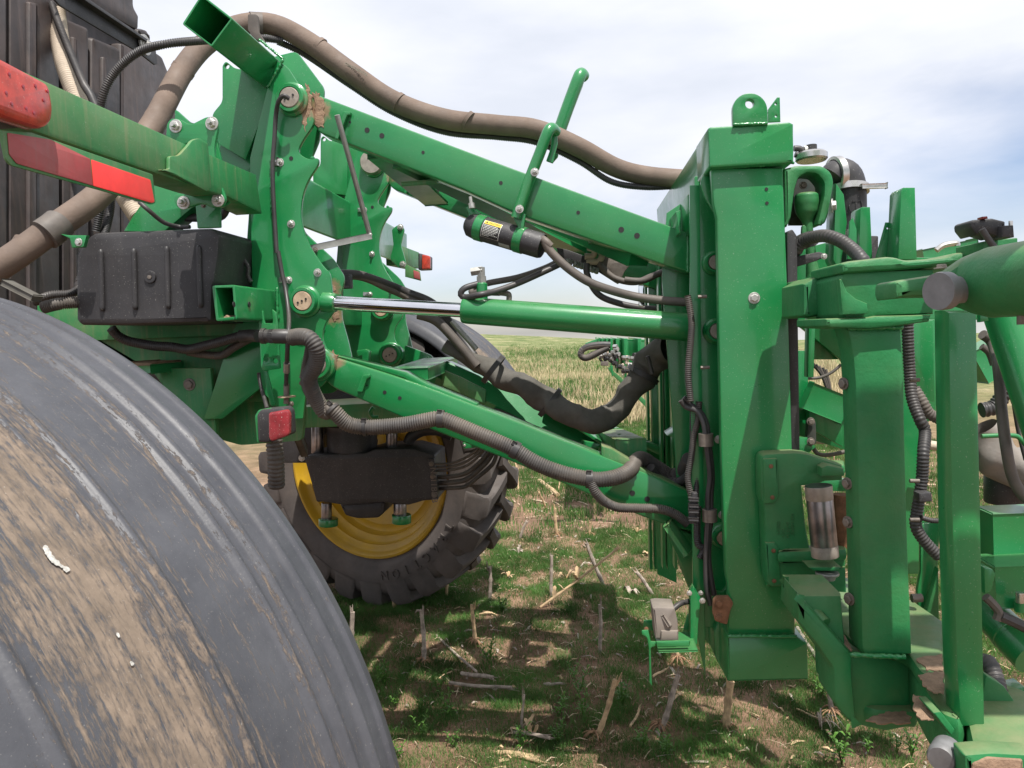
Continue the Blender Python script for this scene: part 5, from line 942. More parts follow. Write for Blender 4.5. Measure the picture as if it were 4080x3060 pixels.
# conduits between the two columns
hose('ribbed_conduit', 'K', [(690, 130, 2.5), (695, 300, 2.5), (705, 480, 2.5), (720, 640, 2.48), (770, 780, 2.45), (805, 860, 2.45), (795, 1000, 2.4), (785, 1180, 2.4), (760, 1350, 2.4), (745, 1480, 2.4), (790, 1570, 2.4), (860, 1650, 2.4), (900, 1690, 2.4)], rpx('K', 36, 2.4), 'black_hose', S, rib=.06, n=16, pitch=.010)
hose('ribbed_conduit', 'K', [(735, 580, 2.52), (790, 670, 2.5), (830, 740, 2.5), (900, 780, 2.5)], rpx('K', 36, 2.4), 'dusty_conduit', S, rib=.06, n=16, pitch=.010)
hose('thin_conduit', 'K', [(780, 1430, 2.38), (850, 1450, 2.38), (920, 1450, 2.38)], rpx('K', 16, 2.4), 'black_hose', S, rib=.1, n=10, pitch=.006)
pl('tie_block', 'K', [(765, 1270), (850, 1265), (855, 1325), (770, 1330)], 2.34, .04, 'black_plastic', S, r=6)
for y in (520, 1188, 1445): MB().tube(np.array([P('K', 705, y, 2.3), P('K', 768, y, 2.3)]), rpx('K', 13, 2.3), 10).build('stud', 'dull_bolt', S)

# ---- hinge columns, top bracket, fold cylinder
YC1, YC2 = 2.12, 1.86
c1_ = pl('hinge_column', 'K', [(280, 175), (305, 250), (325, 360), (340, 560), (350, 900), (362, 1300), (370, 1665), (385, 2300), (410, 2352), (735, 2348), (722, 2000), (706, 1600), (690, 1000), (680, 500), (660, 170)], YC1, .115, GC, S, bev=.02, label='broad dark green hinge column nearest the mast')
for y, x in ((545, 268), (1205, 292), (1460, 296)): bolt('K', x, y, YC1+.06, 40, c1_, 'dull_bolt', rot=(0, 0, R_(-60)))
bolt('L', 492, 495, YC1+.06, 44, c1_, 'dull_bolt', rot=(0, 0, R_(-60))); MB().tube(np.array([P('L', 920, 490, YC1+.1), P('L', 990, 487, YC1+.1)]), .012, 10).build('stud', 'dull_bolt', c1_)
tb_ = pl('top_bracket', 'H', [(250, 745, 20), (300, 730, 20), (560, 700), (620, 705, 20), (680, 725, 30), (820, 715), (960, 700, 20), (1010, 675, 20), (1110, 668), (1200, 660), (1210, 760), (950, 760), (600, 790), (260, 812, 12)], YC1-.03, .28, GC, S, bev=.014)
pl('bracket_web', 'H', [(245, 850, 10), (270, 800), (870, 780), (870, 1080), (490, 1095), (420, 1120), (290, 1120, 20), (258, 1080, 10)], YC1-.01, .25, GC, S, bev=.012)
pl('bracket_lip', 'H', [(150, 1110, 10), (440, 1100), (480, 1092), (855, 1085), (840, 1130), (640, 1160), (440, 1180), (180, 1172), (150, 1160, 8)], YC1-.03, .28, GC, S, bev=.01)
pl('bracket_block', 'H', [(240, 850), (255, 850), (290, 930), (350, 980), (425, 1010), (430, 1075), (350, 1085), (260, 1085)], YC1-.035, .03, GC, S, bev=.004)
pl('boom_tube', 'H', [(0, 880), (90, 830), (235, 820), (235, 1110), (110, 1090), (40, 1105), (0, 1090)], YC1+.20, .25, GC, S, bev=.014, r=8)
ra_ = pl('rod_arm', 'H', [(612, 870, 14), (640, 855, 14), (870, 820), (1000, 800), (1000, 960), (880, 960), (720, 965), (620, 980, 12), (608, 930)], YC2-.20, .12, GC, S, bev=.012)
bolt('H', 915, 780, YC2-.16, 44, ra_, 'pin_steel' , rot=(R_(-90), 0, 0))
c2_ = pl('hinge_column', 'K', [(955, 60), (1168, 60), (1175, 500), (1186, 1000), (1196, 1500), (1202, 1800), (1222, 2830), (1035, 2830), (1010, 2400), (990, 1800), (975, 1300), (962, 600)], YC2, .085, GP, S, bev=.02, label='narrow green hinge column at the right, half in sunshine')
# fold cylinder coming towards the camera at the upper right
fa = P('H', 1000, 900, 1.70); fb_ = P('H', 1700, 820, 1.42); fd = (fb_-fa)/np.linalg.norm(fb_-fa); fr_ = rpx('H', 226, 1.55); FL = np.linalg.norm(fb_-fa)
fc = MB().lathe([(0, .0), (fr_*.62, .0), (fr_*.80, .03), (fr_*.92, .06), (fr_, .09), (fr_, .105), (fr_*.985, .11), (fr_*1.0, .125), (fr_*1.0, FL), (fr_*.96, FL+.3), (0, FL+.3)], fa+fd*.03, fd, 64).build('fold_cylinder', GC, S, label='large green fold cylinder at the top right edge')
pe = P('H', 922, 928, 1.56); 
MB().lathe([(0, -.012), (rpx('H', 114, 1.6), -.012), (rpx('H', 118, 1.6), -.006), (rpx('H', 117, 1.6), .010), (rpx('H', 84, 1.6), .012), (rpx('H', 82, 1.6), .16), (0, .16)], pe, (.90, .43, .03), 40).build('clevis_pin', 'worn_pin', fc)
pl('clevis', 'H', [(960, 800, 20), (1100, 700, 40), (1200, 660, 20), (1300, 620, 20), (1330, 1060), (1180, 1062, 20), (1030, 1020, 20), (960, 980)], 1.60, .05, GC, fc, bev=.012)
pl('bracket_lid', 'H', [(1190, 600), (1420, 575), (1420, 640), (1190, 680)], 2.0, .14, GC, S, r=10)
vt = pl('valve_coil', 'H', [(1105, 470, 14), (1130, 455, 10), (1260, 445), (1345, 465, 8), (1345, 560), (1290, 570), (1200, 540), (1150, 560), (1110, 510, 10)], 1.95, .09, 'black_plastic', S, bev=.01, r=6)
pl('valve_coil', 'H', [(1320, 495, 4), (1392, 492, 4), (1398, 572), (1318, 572)], 1.93, .07, 'black_plastic', vt); pl('valve_tag', 'H', [(1190, 435), (1220, 432), (1225, 448), (1190, 450)], 1.94, .03, 'dark_red_lens', vt); vcyl('valve_stem', 'H', 1372, 465, 495, 12, 1.96, 'stainless', vt)
hose('thin_conduit', 'H', [(1180, 520, 1.92), (1220, 580, 1.92), (1270, 650, 1.92)], rpx('H', 20, 1.92), 'black_hose', vt)
tr_ = MB(); bar3('far_boom_rail', P('H', 760, 700, 3.6), P('H', 1120, 625, 3.6), .10, .05, GP); MB().tube(path('H', [(880, 660, 3.4), (930, 625, 3.4), (1010, 612, 3.4), (1020, 630, 3.4)], 6), .012, 8).build('grab_handle', 'stainless', S)
vcyl('oil_port', 'H', 1440, 1080, 1150, 24, 1.5, 'dull_bolt', fc)
# right edge: far boom arm, hoses, sleeve, lower cylinder
MB().tube(resample(np.array([P('R', 1255, 1040, 2.45), P('R', 1500, 1750, 2.3)]), .05), .062, 32).build('boom_arm', GP, S)
bar3('boom_arm', P('K', 1195, 1555, 2.4), P('K', 1600, 1540, 2.4), .10, .16, GP)
bar3('boom_arm', P('K', 1195, 1850, 2.3), P('K', 1640, 1830, 2.3), .12, .12, GP)
pl('arm_lug', 'L', [(1420, 280, 10), (1480, 290, 14), (1500, 330, 10), (1470, 440, 8), (1425, 460)], 2.1, .05, GP, S)
bar3('boom_arm', P('K', 1180, 280, 3.2), P('K', 1290, 480, 3.2), .1, .14, GP)
hose('ribbed_conduit', 'K', [(1180, 720, 2.7), (1260, 700, 2.7), (1320, 620, 2.7), (1330, 540, 2.7), (1310, 450, 2.7)], rpx('K', 46, 2.7), 'black_hose', S, rib=.06, n=18, pitch=.014)
hose('rubber_belt', 'K', [(1185, 220, 2.6), (1250, 280, 2.6), (1290, 450, 2.5), (1310, 700, 2.45), (1340, 950, 2.4), (1380, 1150, 2.4), (1450, 1280, 2.4), (1520, 1330, 2.4)], rpx('K', 32, 2.5), 'rubber_hose', S, n=16)
hose('hydraulic_hose', 'K', [(1180, 300, 2.7), (1230, 340, 2.7), (1260, 420, 2.7)], rpx('K', 22, 2.7), 'rubber_hose', S)
hose('hydraulic_hose', 'K', [(1300, 320, 2.8), (1370, 560, 2.7), (1420, 850, 2.7), (1470, 1050, 2.7)], rpx('K', 12, 2.7), 'black_hose', S)
MB().tube(path('K', [(1180, 893, 2.6), (1300, 888, 2.6), (1400, 890, 2.6), (1440, 915, 2.6), (1480, 960, 2.6)], 6), rpx('K', 15, 2.6), 12).build('guard_rail', GP, S)
sleeve('fabric_sleeve', 'K', [(1170, 840, 3.0), (1260, 980, 3.0), (1360, 1080, 3.0), (1470, 1130, 3.0), (1600, 1160, 3.0)], [.065, .08, .09, .095], 'pale_fabric', .25, 8, 'pale grey crumpled fabric sleeve at the right edge')
vcyl('air_tank', 'K', 1330, 1150, 1330, 115, 3.1, 'black_plastic', S)
hose('thin_conduit', 'K', [(1190, 1440, 2.5), (1240, 1465, 2.5), (1330, 1455, 2.5), (1420, 1430, 2.5), (1500, 1410, 2.5)], rpx('K', 17, 2.5), 'dusty_conduit', S, rib=.08, n=12, pitch=.007)
lc2a = P('L', 1380, 520, 2.45); lc2b = P('L', 1760, 900, 2.25); d_ = (lc2b-lc2a)/np.linalg.norm(lc2b-lc2a); Lc = np.linalg.norm(lc2b-lc2a); rr = rpx('L', 120, 2.35)
tc2 = MB().lathe([(0, 0), (rr*.9, 0), (rr, .02), (rr, Lc*.55), (rr*1.05, Lc*.56), (rr*1.05, Lc*.6), (rr, Lc*.61), (rr, Lc*.66), (rr*1.05, Lc*.67), (rr*1.05, Lc), (0, Lc)], lc2a, d_, 40).build('tilt_cylinder', GP, S)
vcyl('hose_fitting', 'L', 1665, 450, 520, 26, 2.2, 'stainless', tc2); vcyl('oil_port', 'L', 1665, 510, 580, 34, 2.22, GP, tc2)
MB().tube(path('L', [(1430, 480, 2.2), (1490, 540, 2.2), (1520, 590, 2.2), (1505, 640, 2.2)], 5), .012, 8).build('bent_pipe', 'rubber_hose', tc2); MB().tube(path('L', [(1530, 610, 2.2), (1620, 650, 2.2), (1720, 700, 2.2)], 5), .015, 8).build('bent_pipe', 'black_hose', tc2)
hose('ribbed_conduit', 'L', [(1420, 930, 2.1), (1460, 950, 2.08), (1500, 1060, 2.05), (1540, 1220, 2.0), (1620, 1350, 1.95), (1720, 1460, 1.9)], rpx('L', 56, 2.02), 'black_hose', S, rib=.05, n=20, pitch=.0125, label='thick black ribbed conduit at the lower right corner')
hose('thin_conduit', 'L', [(1580, 1215, 2.2), (1640, 1250, 2.2), (1720, 1280, 2.2)], rpx('L', 20, 2.2), 'black_hose', S, rib=.08, n=12, pitch=.007)
for pts, Y in (([(1570, 1130), (1700, 1100), (1700, 1230), (1600, 1200)], 2.3), ([(1560, 200), (1700, 190), (1700, 290), (1560, 280)], 2.7)): pl('boom_plate', 'L', pts, Y, .06, GP, S, r=4)
pl('boom_upright', 'L', [(985, -20), (1120, -40), (1100, 300), (1060, 660), (975, 640), (960, 440), (985, 300)], 2.6, .02, GP, S)
pl('boom_upright', 'H', [(660, 1160), (860, 1120), (870, 1659), (760, 1659), (735, 1400), (690, 1250)], 2.65, .02, GP, S)
pl('boom_plate', 'H', [(1170, 1060), (1215, 1060), (1230, 1125), (1172, 1135)], 2.0, .02, GP, S)
# hinge gap plates left of column
pl('boom_web', 'V', [(390, -20), (560, -20), (640, 80), (560, 150), (395, 140)], 2.85, .03, GP, S)

# ---- lower hinge castings
def dirt_z(pts, z, parent):
    rr = random.Random(len(pts)+int(pts[0][0])); o = []; N = len(pts)
    for i in range(N):
        a, b = np.array(pts[i], float), np.array(pts[(i+1) % N], float)
        for k in range(5): q = a+(b-a)*k/5; o.append((q[0]+rr.uniform(-6, 6), q[1]+rr.uniform(-4, 4)))
    return pl('dirt_layer', 'Z', o, z-.001, .004, 'dirt_crust', parent, axis='Z', smooth=True, bev=.001)
zt = P('Z', 800, 1172, YC1-.02)[2]; zb = P('Z', 800, 1440, YC1-.02)[2]
hb = pl('base_casting', 'Z', [(448, 880), (640, 880), (660, 1120), (960, 1190), (1040, 1330), (960, 1330), (945, 1480), (840, 1500), (700, 1470), (612, 1350), (605, 1215), (520, 1110), (440, 1000)], YC1+.07, .20, GC, S, bev=.015, label='massive green cast base of the boom hinge')
pl('base_flange', 'Z', [(440, 862, 6), (660, 850), (960, 960), (1100, 1060), (1100, 1345, 20), (1035, 1330, 30), (980, 1285, 30), (940, 1215, 40), (880, 1180, 40), (800, 1168), (690, 1158, 16), (640, 1110), (560, 1010), (500, 940)], zt-.045, .045, GC, hb, axis='Z', bev=.014)
pl('base_web', 'Z', [(440, 872, 6), (560, 1004), (692, 1150), (690, 1225), (705, 1400, 20), (715, 1490, 10), (650, 1430, 20), (605, 1370, 20), (600, 1215, 20), (520, 1100), (438, 1000)], YC1+.02, .16, GC, hb, bev=.018)
pl('base_flange', 'Z', [(600, 1330), (690, 1435, 10), (780, 1470, 30), (975, 1485, 10), (1000, 1400), (940, 1330), (700, 1290)], zb-.055, .05, GC, hb, axis='Z', bev=.014)
dirt_z([(745, 1447), (800, 1425), (850, 1408), (920, 1408), (952, 1435), (950, 1462), (800, 1462)], zb-.004, hb)
dirt_z([(985, 1245), (1030, 1232), (1098, 1232), (1098, 1328), (1050, 1322), (1010, 1290)], zt, hb)
dirt_z([(975, 1170), (1090, 1150), (1095, 1225), (1020, 1222)], zt, hb)
pl('dirt_layer', 'Z', [(605, 1060), (650, 1062), (690, 1140), (660, 1125)], zt+.0, .006, 'dirt_crust', hb, axis='Z', r=14, bev=.002)
pl('base_web', 'Z', [(1010, 1000), (1075, 760), (1078, 1010)], 2.55, .03, GC, hb)
zk = P('Z', 1010, 1450, YC2-.02)[2]
lo = pl('lower_knuckle', 'Z', [(926, 1350, 8), (935, 1325, 8), (965, 1312, 10), (1080, 1370), (1200, 1480, 30), (1215, 1600), (1180, 1700, 30), (1085, 1660, 30), (1010, 1540, 20), (960, 1440, 20)], zk-.14, .14, GC, S, axis='Z', bev=.022, label='green lower knuckle under the narrow column')
crust('Z', [(960, 1335), (1010, 1350), (1050, 1420), (1055, 1455), (985, 1460), (955, 1400)], YC2, .004, lo) if False else None
dirt_z([(958, 1332), (1010, 1345), (1050, 1415), (1052, 1445), (990, 1448), (965, 1400)], zk, lo)
zq = P('Z', 1300, 1485, YC2-.02)[2]
kb = pl('knuckle_block', 'Z', [(1130, 1500, 8), (1165, 1478, 6), (1290, 1475), (1440, 1525), (1560, 1590), (1560, 1900), (1240, 1900), (1190, 1640), (1180, 1560)], zq-.14, .14, GC, S, axis='Z', bev=.018)
pl('knuckle_web', 'Z', [(1048, 1410), (1085, 1405), (1150, 1490), (1135, 1520)], YC2-.02, .08, GC, S, r=8)
pl('knuckle_block', 'Z', [(1190, 1600, 14), (1320, 1590), (1500, 1600), (1500, 1760), (1195, 1760)], YC2-.22, .06, GC, S, bev=.014); pl('dirt_layer', 'Z', [(1230, 1640), (1300, 1615), (1460, 1625), (1460, 1700), (1220, 1700)], YC2-.225, .02, 'dirt_crust', S, r=10, bev=.006)
pl('base_plate', 'Z', [(1275, 1330), (1290, 1240), (1370, 1290), (1460, 1420), (1460, 1560), (1270, 1480)], YC2+.12, .04, GC, S, r=8)
c_ = P('Z', 1088, 1615, YC2-.16); MB().lathe([(0, -.008), (.026, -.008), (.03, 0), (.03, .05)], c_, (.75, 1, 0), 28).build('pivot_pin', 'worn_pin', lo)
# base behind the post running left-right
pl('base_arm', 'L', [(290, 590), (470, 580), (475, 670), (300, 640)], 2.6, .2, GP, S, r=4)
pl('base_arm', 'V', [(440, 1480), (640, 1400), (940, 1300), (950, 1560), (720, 1545), (660, 1700), (440, 1700)], 2.55, .06, GC, S)

# ---- far wing of the boom, seen past the mast
fw = pl('boom_wing', 'S', [(390, 320), (620, 232), (1560, 250), (1560, 300), (900, 262), (760, 300), (600, 320), (400, 350)], 8.0, .10, GP, S, r=4)
for x0, x1, y1 in ((870, 910, 760), (975, 1035, 880), (1130, 1190, 1020), (1385, 1450, 700), (700, 722, 660), (790, 815, 680), (650, 668, 640)):
    pl('boom_upright', 'S', [(x0-8, 230), (x1, 230), (x1-6, 420), (x1-22, y1), (x0, y1)], 7.7 if x0 < 1000 else 7.4, 1.4, GP, fw); 
pl('boom_panel', 'S', [(900, 250), (1540, 270), (1540, 500), (1240, 780), (1180, 560), (1030, 650), (930, 640), (880, 420)], 9.2, .02, GP, fw)
pl('boom_rail', 'S', [(800, 780), (905, 770), (920, 850), (1060, 960), (1200, 1100), (1560, 1430), (1560, 1560), (1350, 1340), (900, 920), (830, 830)], 7.3, .05, GD, fw); pl('valve_box', 'S', [(690, 670), (825, 665), (830, 750), (680, 745)], 7.2, .12, 'dull_bolt', fw, r=6)
pl('boom_rail', 'S', [(850, 740), (910, 750), (918, 930), (895, 955), (870, 850)], 7.2, .05, GP, fw, r=10)
for k in range(26):
    x = random.uniform(660, 1380); y = random.uniform(380, 700) if x < 1000 else random.uniform(520, 900)
    c = P('S', x, y, 7.3); hose('nozzle_hose', 'S', [(x, y, 7.3), (x+random.uniform(-60, 60), y+random.uniform(-60, 60), 7.3), (x+random.uniform(-50, 50), y+random.uniform(20, 130), 7.3)], .012, random.choice(['black_hose', 'rubber_hose', 'pale_pipe']), fw, n=6)
    MB().lathe([(0, -.02), (.022, -.02), (.022, .02), (0, .02)], c, (1, random.uniform(-1, 1), 0), 8).build('nozzle_body', random.choice(['stainless', 'black_plastic', 'grey_steel']), fw)
for k in range(4): hose('boom_hose', 'S', [(860, 350+k*10, 7.2), (700, 345+k*14, 7.2), (480, 370+k*12, 7.2), (340, 440, 7.2), (300, 540, 7.2), (380, 605-k*8, 7.2), (500, 570-k*14, 7.2), (650, 490-k*8, 7.2), (830, 400, 7.2)], .030 if k < 2 else .02, 'rubber_hose' if k == 1 else 'black_hose', fw, n=10)
mr_ = pl('small_mirror', 'D', [(1379, 616, 2), (1392, 616, 2), (1393, 662, 3), (1380, 662, 3)], 3.2, .02, 'mirror_glass', S)

# panels added between the posts to shade mast and ground; webs behind the pivot
flat('mast_shade_panel', [(2.98, 1.02), (4.35, 1.02), (4.35, 2.42), (2.98, 2.42)], [], 'X', .50, .02, GP, S)
flat('mast_shade_panel', [(2.98, 1.00), (4.35, 1.00), (4.35, 2.30), (2.98, 2.30)], [], 'X', .66, .02, GP, S)
pl('boom_web', 'R', [(150, 1120), (250, 1120), (250, 1345), (290, 1345), (415, 1345), (415, 1120), (640, 1120), (640, 1300), (760, 1300), (760, 1100), (150, 1080)], 3.35, .03, GP, S)
pl('boom_web', 'R', [(165, 1300), (250, 1300), (250, 1659), (165, 1659)], 2.95, .04, GP, S)
pl('boom_web', 'R', [(255, 1500), (420, 1560), (430, 1800), (255, 1700)], 2.9, .05, GP, S)

# the folded wing above the hinge: truss that passes over the right side (its shade falls on the columns)
tri = lambda a: [(q[0], q[1]) for q in a]
wing = flat('boom_wing', [(0.86, 2.78), (2.7, 2.78), (2.7, 3.62), (1.02, 3.62), (0.86, 3.40)], [tri([(1.16, 2.95), (1.46, 2.95), (1.30, 3.30)]), tri([(1.58, 3.42), (1.40, 3.42), (1.50, 3.05)]), tri([(1.75, 2.95), (2.2, 2.95), (1.95, 3.45)])], 'Y', 1.32, .03, GP, S)
for z in (2.80, 3.60): bar3('boom_chord', (0.88, 1.22, z), (2.7, 1.22, z), .10, .10, GP, wing)
for x in (.95, 1.55, 2.25): bar3('boom_strut', (x, 1.22, 2.82), (x+.1, 1.22, 3.58), .06, .06, GP, wing)
bar3('wing_pivot', (1.0, 1.34, 2.85), (0.98, 1.75, 2.35), .14, .14, GP, wing) if False else None

def weld(V, pts, Y, r=.0045, parent=S, axis='Y'):
    f3 = {'Y': P, 'X': PX}[axis]; p = resample(np.array([f3(V, x, y, Y) for x, y in pts]), .005); rr = np.array([r*random.uniform(.8, 1.25) for _ in p]); p = p+np.array([[random.uniform(-.001, .001) for _ in range(3)] for _ in p])
    return MB().tube(p, rr, 8).build('weld_bead', GP, parent, sharp=180)
weld('E', [(350, 558), (600, 544), (800, 531), (848, 524)], YM-.004)
weld('J', [(602, 1258), (800, 1259), (1018, 1260)], YM-.016, .006)
weld('D', [(578, 188), (612, 128)], YN-.004, .006); weld('D', [(612, 128), (560, 85)], YN-.004)
weld('D', [(598, 622), (600, 690)], YN-.004, .006); weld('D', [(585, 342), (588, 462)], YN-.002, .006)
weld('E', [(486, 298), (690, 288)], YM-.036, .005); weld('V', [(82, 230), (80, 600), (118, 700), (128, 1300), (150, 1490)], YH+.083, .006)
weld('L', [(500, 880), (640, 886), (880, 895)], YC1-.004, .007); weld('K', [(300, 180), (660, 172)], YC1-.004, .006)
weld('D', [(1486, 505), (1486, 588)], YN+.02, .006)
MB().tube(np.array([P('Z', 470, 905, YC1+.12), P('Z', 560, 1010, YC1+.05)]), .02, 10).build('base_rib', GC, S)

pl('base_web', 'Z', [(440, 884), (520, 975), (540, 1040), (480, 1000), (438, 960)], YC1+.10, .12, GC, hb)
pl('boom_web', 'K', [(690, 120), (880, 120), (880, 740), (830, 800), (740, 740), (700, 600)], 2.75, .03, GP, S)
pl('boom_web', 'K', [(30, 1180), (290, 1180), (290, 1260), (30, 1250)], 2.9, .04, GP, S)
def hose_print(txt, V, a, b, Y, h, off):
    A, B = P(V, *a, Y), P(V, *b, Y); return text('hose_print', txt, rpx(V, h, Y), (A+B)/2+np.array([0, -off, 0]), B-A, (0, 0, 1), 'faded_print', ph, ext=.0008)
hose_print('CONTINENTAL', 'B', (1115, 432), (1265, 512), 3.6, 24, .0475)
hose_print('150 PSI', 'C', (1500, 790), (1590, 800), 4.08, 22, .0475)

# ================================================================== what grows and lies on the field
def straw_mesh(mb, a, b, r, nodes=2, splits=True, seed=0):
    rr_ = random.Random(seed); a = np.array(a, float); b = np.array(b, float); n = 14
    side = np.cross(b-a, (0, 1, 0)); side /= np.linalg.norm(side)+1e-9; p = []; r_ = []
    for i in range(n+1):
        t = i/n; p.append(a+(b-a)*t+side*.006*math.sin(t*4+seed)); k = 1.0-.12*t
        for q in range(nodes):
            tn = (q+.7)/(nodes+.6); k += .32*math.exp(-((t-tn)/.03)**2)
        r_.append(r*k)
    mb.tube(p, r_, 9)
    if splits:
        for k in range(3):
            d = (b-a)/np.linalg.norm(b-a); o = side*rr_.uniform(-1, 1)*r; q = b+o; mb.tube([q-d*.03, q+d*rr_.uniform(.01, .05)+o*.8], [r*.35, r*.12], 4)
def roots(mb, c, r, seed=0, n=14, ln=.07):
    rr_ = random.Random(seed)
    for k in range(n):
        a = k/n*6.283+rr_.uniform(-.2, .2); d = np.array([math.cos(a), math.sin(a), 0]); L_ = ln*rr_.uniform(.6, 1.2); z0 = rr_.uniform(.015, .045)
        mb.tube(cm([c+d*r*.6+np.array([0, 0, z0]), c+d*(r+L_*.4)+np.array([0, 0, z0*.8]), c+d*(r+L_)+np.array([0, 0, -.01])], 4), [.004]*3+[.0035]*3+[.003]*3, 5)
stalks = [  # view, base, top, radius px, material, roots, label
    ('N', 270, 655, 258, 385, 14, 'corn_straw', 0, 'leftmost upright corn stub in front of the far tyre, tan with a dark frayed tip'),
    ('N', 597, 590, 600, 300, 11, 'corn_straw', 0, 'tall split corn stub standing before the tyre lugs'),
    ('N', 866, 612, 860, 405, 12, 'corn_straw_grey', 0, 'short cut corn stub just right of the far tyre'),
    ('N', 450, 1010, 440, 680, 15, 'corn_straw_grey', 1, 'grey corn stub with a bent husk on its tip, nearest the muddy fender'),
    ('N', 765, 890, 757, 640, 13, 'corn_straw', 1, 'pale corn stub with dark exposed roots, right of the grey stub'),
    ('N', 1280, 215, 1272, 38, 11, 'corn_straw', 1, 'pale rooted stub in full sun beyond the machine shadow'),
    ('N', 1490, 215, 1488, 128, 8, 'corn_straw', 1, 'small bright stub beside the taller rooted stub'),
    ('N', 1252, 590, 1243, 335, 11, 'corn_straw_grey', 0, 'dark upright stub behind the fallen stalk'),
    ('N', 1556, 930, 1545, 640, 12, 'corn_straw_grey', 0, 'upright stub left of the green sensor bracket with a broken leaf'),
    ('N', 1520, 1475, 1648, 1108, 18, 'corn_straw', 1, 'tan stub leaning right on a fan of roots, left of two leaning stubs'),
    ('N', 1918, 1415, 2045, 1082, 19, 'corn_straw_grey', 1, 'leaning stub with dark middle and large root fan, right of two leaning stubs'),
    ('N', 1575, 530, 1470, 255, 13, 'corn_straw_grey', 0, 'bleached stub leaning left in the middle of the field'),
    ('N', 1045, 235, 1092, 118, 9, 'corn_straw_grey', 0, 'thin tilted stub right behind the far tyre'),
    ('N', 1068, 1420, 1070, 1200, 8, 'corn_straw_grey', 0, 'slim upright straw in the bare soil at the bottom'),
    ('N', 1895, 575, 1775, 438, 12, 'corn_straw_grey', 0, 'split bleached stub leaning left beside the mast'),
    ('N', 2035, 1000, 2020, 905, 12, 'corn_straw', 1, 'stub with spidery roots under the sensor tray'),
    ('L', 365, 1290, 328, 1000, 16, 'corn_straw_grey', 1, 'grey stub under the hinge base at the right'),
    ('D', 1562, 1580, 1582, 1472, 9, 'corn_straw', 1, 'stub directly below the foot of the mast post'),
    ('D', 1452, 1418, 1460, 1380, 7, 'corn_straw', 0, 'stub stump behind the sensor bracket leg'),
    ('D', 762, 1395, 760, 1322, 6, 'corn_straw_grey', 0, 'pale stub tip at the edge of the muddy fender'),
]
for i, (V, x0, y0, x1, y1, rp2, m, rt, lbl) in enumerate(stalks):
    a = PZ(V, x0, y0, 0.0); b = P(V, x1, y1, a[1]); r = rpx(V, rp2, a[1])*.95
    mb = MB(); straw_mesh(mb, a-np.array([0, 0, .02]), b, r, 2 if rp2 > 8 else 1, True, i)
    o = mb.build('corn_stub', m, None, label=lbl, cat='corn stub', group='cut corn stubs standing in the field')
    if rt: q = MB(); roots(q, a, r, i); q.build('prop_roots', 'corn_root', o)
    if i == 3:
        q = MB(); q.tube([b, b+np.array([-.03, 0, .005]), b+np.array([-.04, 0, -.01])], [.008, .006, .003], 6); q.build('husk', 'corn_straw_grey', o)
def ribbon(mb, pts, w, seed=0, up=(0, 0, 1)):
    p = cm(pts, 6); n = len(p); T = np.gradient(p, axis=0); V = []; rr_ = random.Random(seed)
    for i in range(n):
        s = np.cross(T[i], up); s /= np.linalg.norm(s)+1e-9; k = math.sin(math.pi*min(1, .12+i/(n-1)*.95))**.6; ww = w*k*(1+.2*math.sin(i*1.3+seed)); c = .25*ww
        V += [p[i]-s*ww+np.array([0, 0, c]), p[i], p[i]+s*ww+np.array([0, 0, c*.6])]
    mb.add(V, [q for i in range(n-1) for q in ((3*i, 3*i+1, 3*i+4, 3*i+3), (3*i+1, 3*i+2, 3*i+5, 3*i+4))])
fallen = [('N', 1180, 660, 1665, 285, 9, .10, 'corn_straw', 'long broken stalk lying raised across the middle with dry leaves'),
    ('N', 610, 1125, 1000, 1162, 12, .01, 'corn_straw_grey', 'straight grey stalk lying on the soil left of centre'), ('N', 685, 1062, 885, 1100, 14, .03, 'corn_straw_grey', 'thick short stalk piece on the grey stalks'),
    ('N', 905, 1560, 1185, 1625, 16, .01, 'corn_straw', 'thick tan stalk lying at the bottom edge'), ('N', 1010, 1440, 1235, 1465, 14, .05, 'corn_straw_grey', 'broken pale stalk with ragged husk on a root clump'),
    ('N', 1880, 1095, 1960, 1035, 8, .02, 'corn_straw', 'short stalk by the tray leg'), ('N', 1740, 1405, 1795, 1290, 9, .02, 'corn_straw', 'pale stalk flake left of the dark leaning stub'),
    ('N', 530, 830, 780, 1060, 8, .03, 'corn_straw_grey', 'dark stalk slanting down from the grass'), ('N', 1200, 1130, 1315, 1138, 9, .01, 'corn_straw_grey', 'thin straw end on bare soil'),
    ('D', 1165, 1038, 1205, 1070, 6, .01, 'corn_straw', 'sunlit straw right of the far tyre'), ('D', 1440, 1180, 1480, 1215, 6, .01, 'corn_straw', 'bleached straw beside the mast skirt'), ('L', 135, 690, 330, 1000, 14, .02, 'corn_straw_grey', 'long pale stalk behind the hinge base'),
    ('L', 130, 1260, 330, 1330, 8, .02, 'corn_straw', 'thin stalk in the lower right litter'), ('D', 1165, 1640, 1075, 1625, 8, .01, 'corn_straw', 'stalk end at the very bottom')]
for i, (V, x0, y0, x1, y1, rp2, hz_, m, lbl) in enumerate(fallen):
    a = PZ(V, x0, y0, .015); b = PZ(V, x1, y1, .015+hz_) if hz_ < .09 else P(V, x1, y1, a[1]+.12); mb = MB(); straw_mesh(mb, a, b, rpx(V, rp2, a[1])*.9, 3, True, 40+i)
    o = mb.build('fallen_stalk', m, None, label=lbl, cat='corn stalk', group='fallen corn stalks on the ground')
    if i in (0, 4):
        q = MB(); d = b-a
        for k in range(5):
            c = a+d*random.uniform(.15, .7); e = np.array([random.uniform(-.09, .09), random.uniform(-.05, .05), random.uniform(.03, .10)]); ribbon(q, [c, c+e*.6, c+e+np.array([0, 0, -.01])], .014, k)
        q.build('dry_leaf', 'corn_straw', o, kind='stuff')
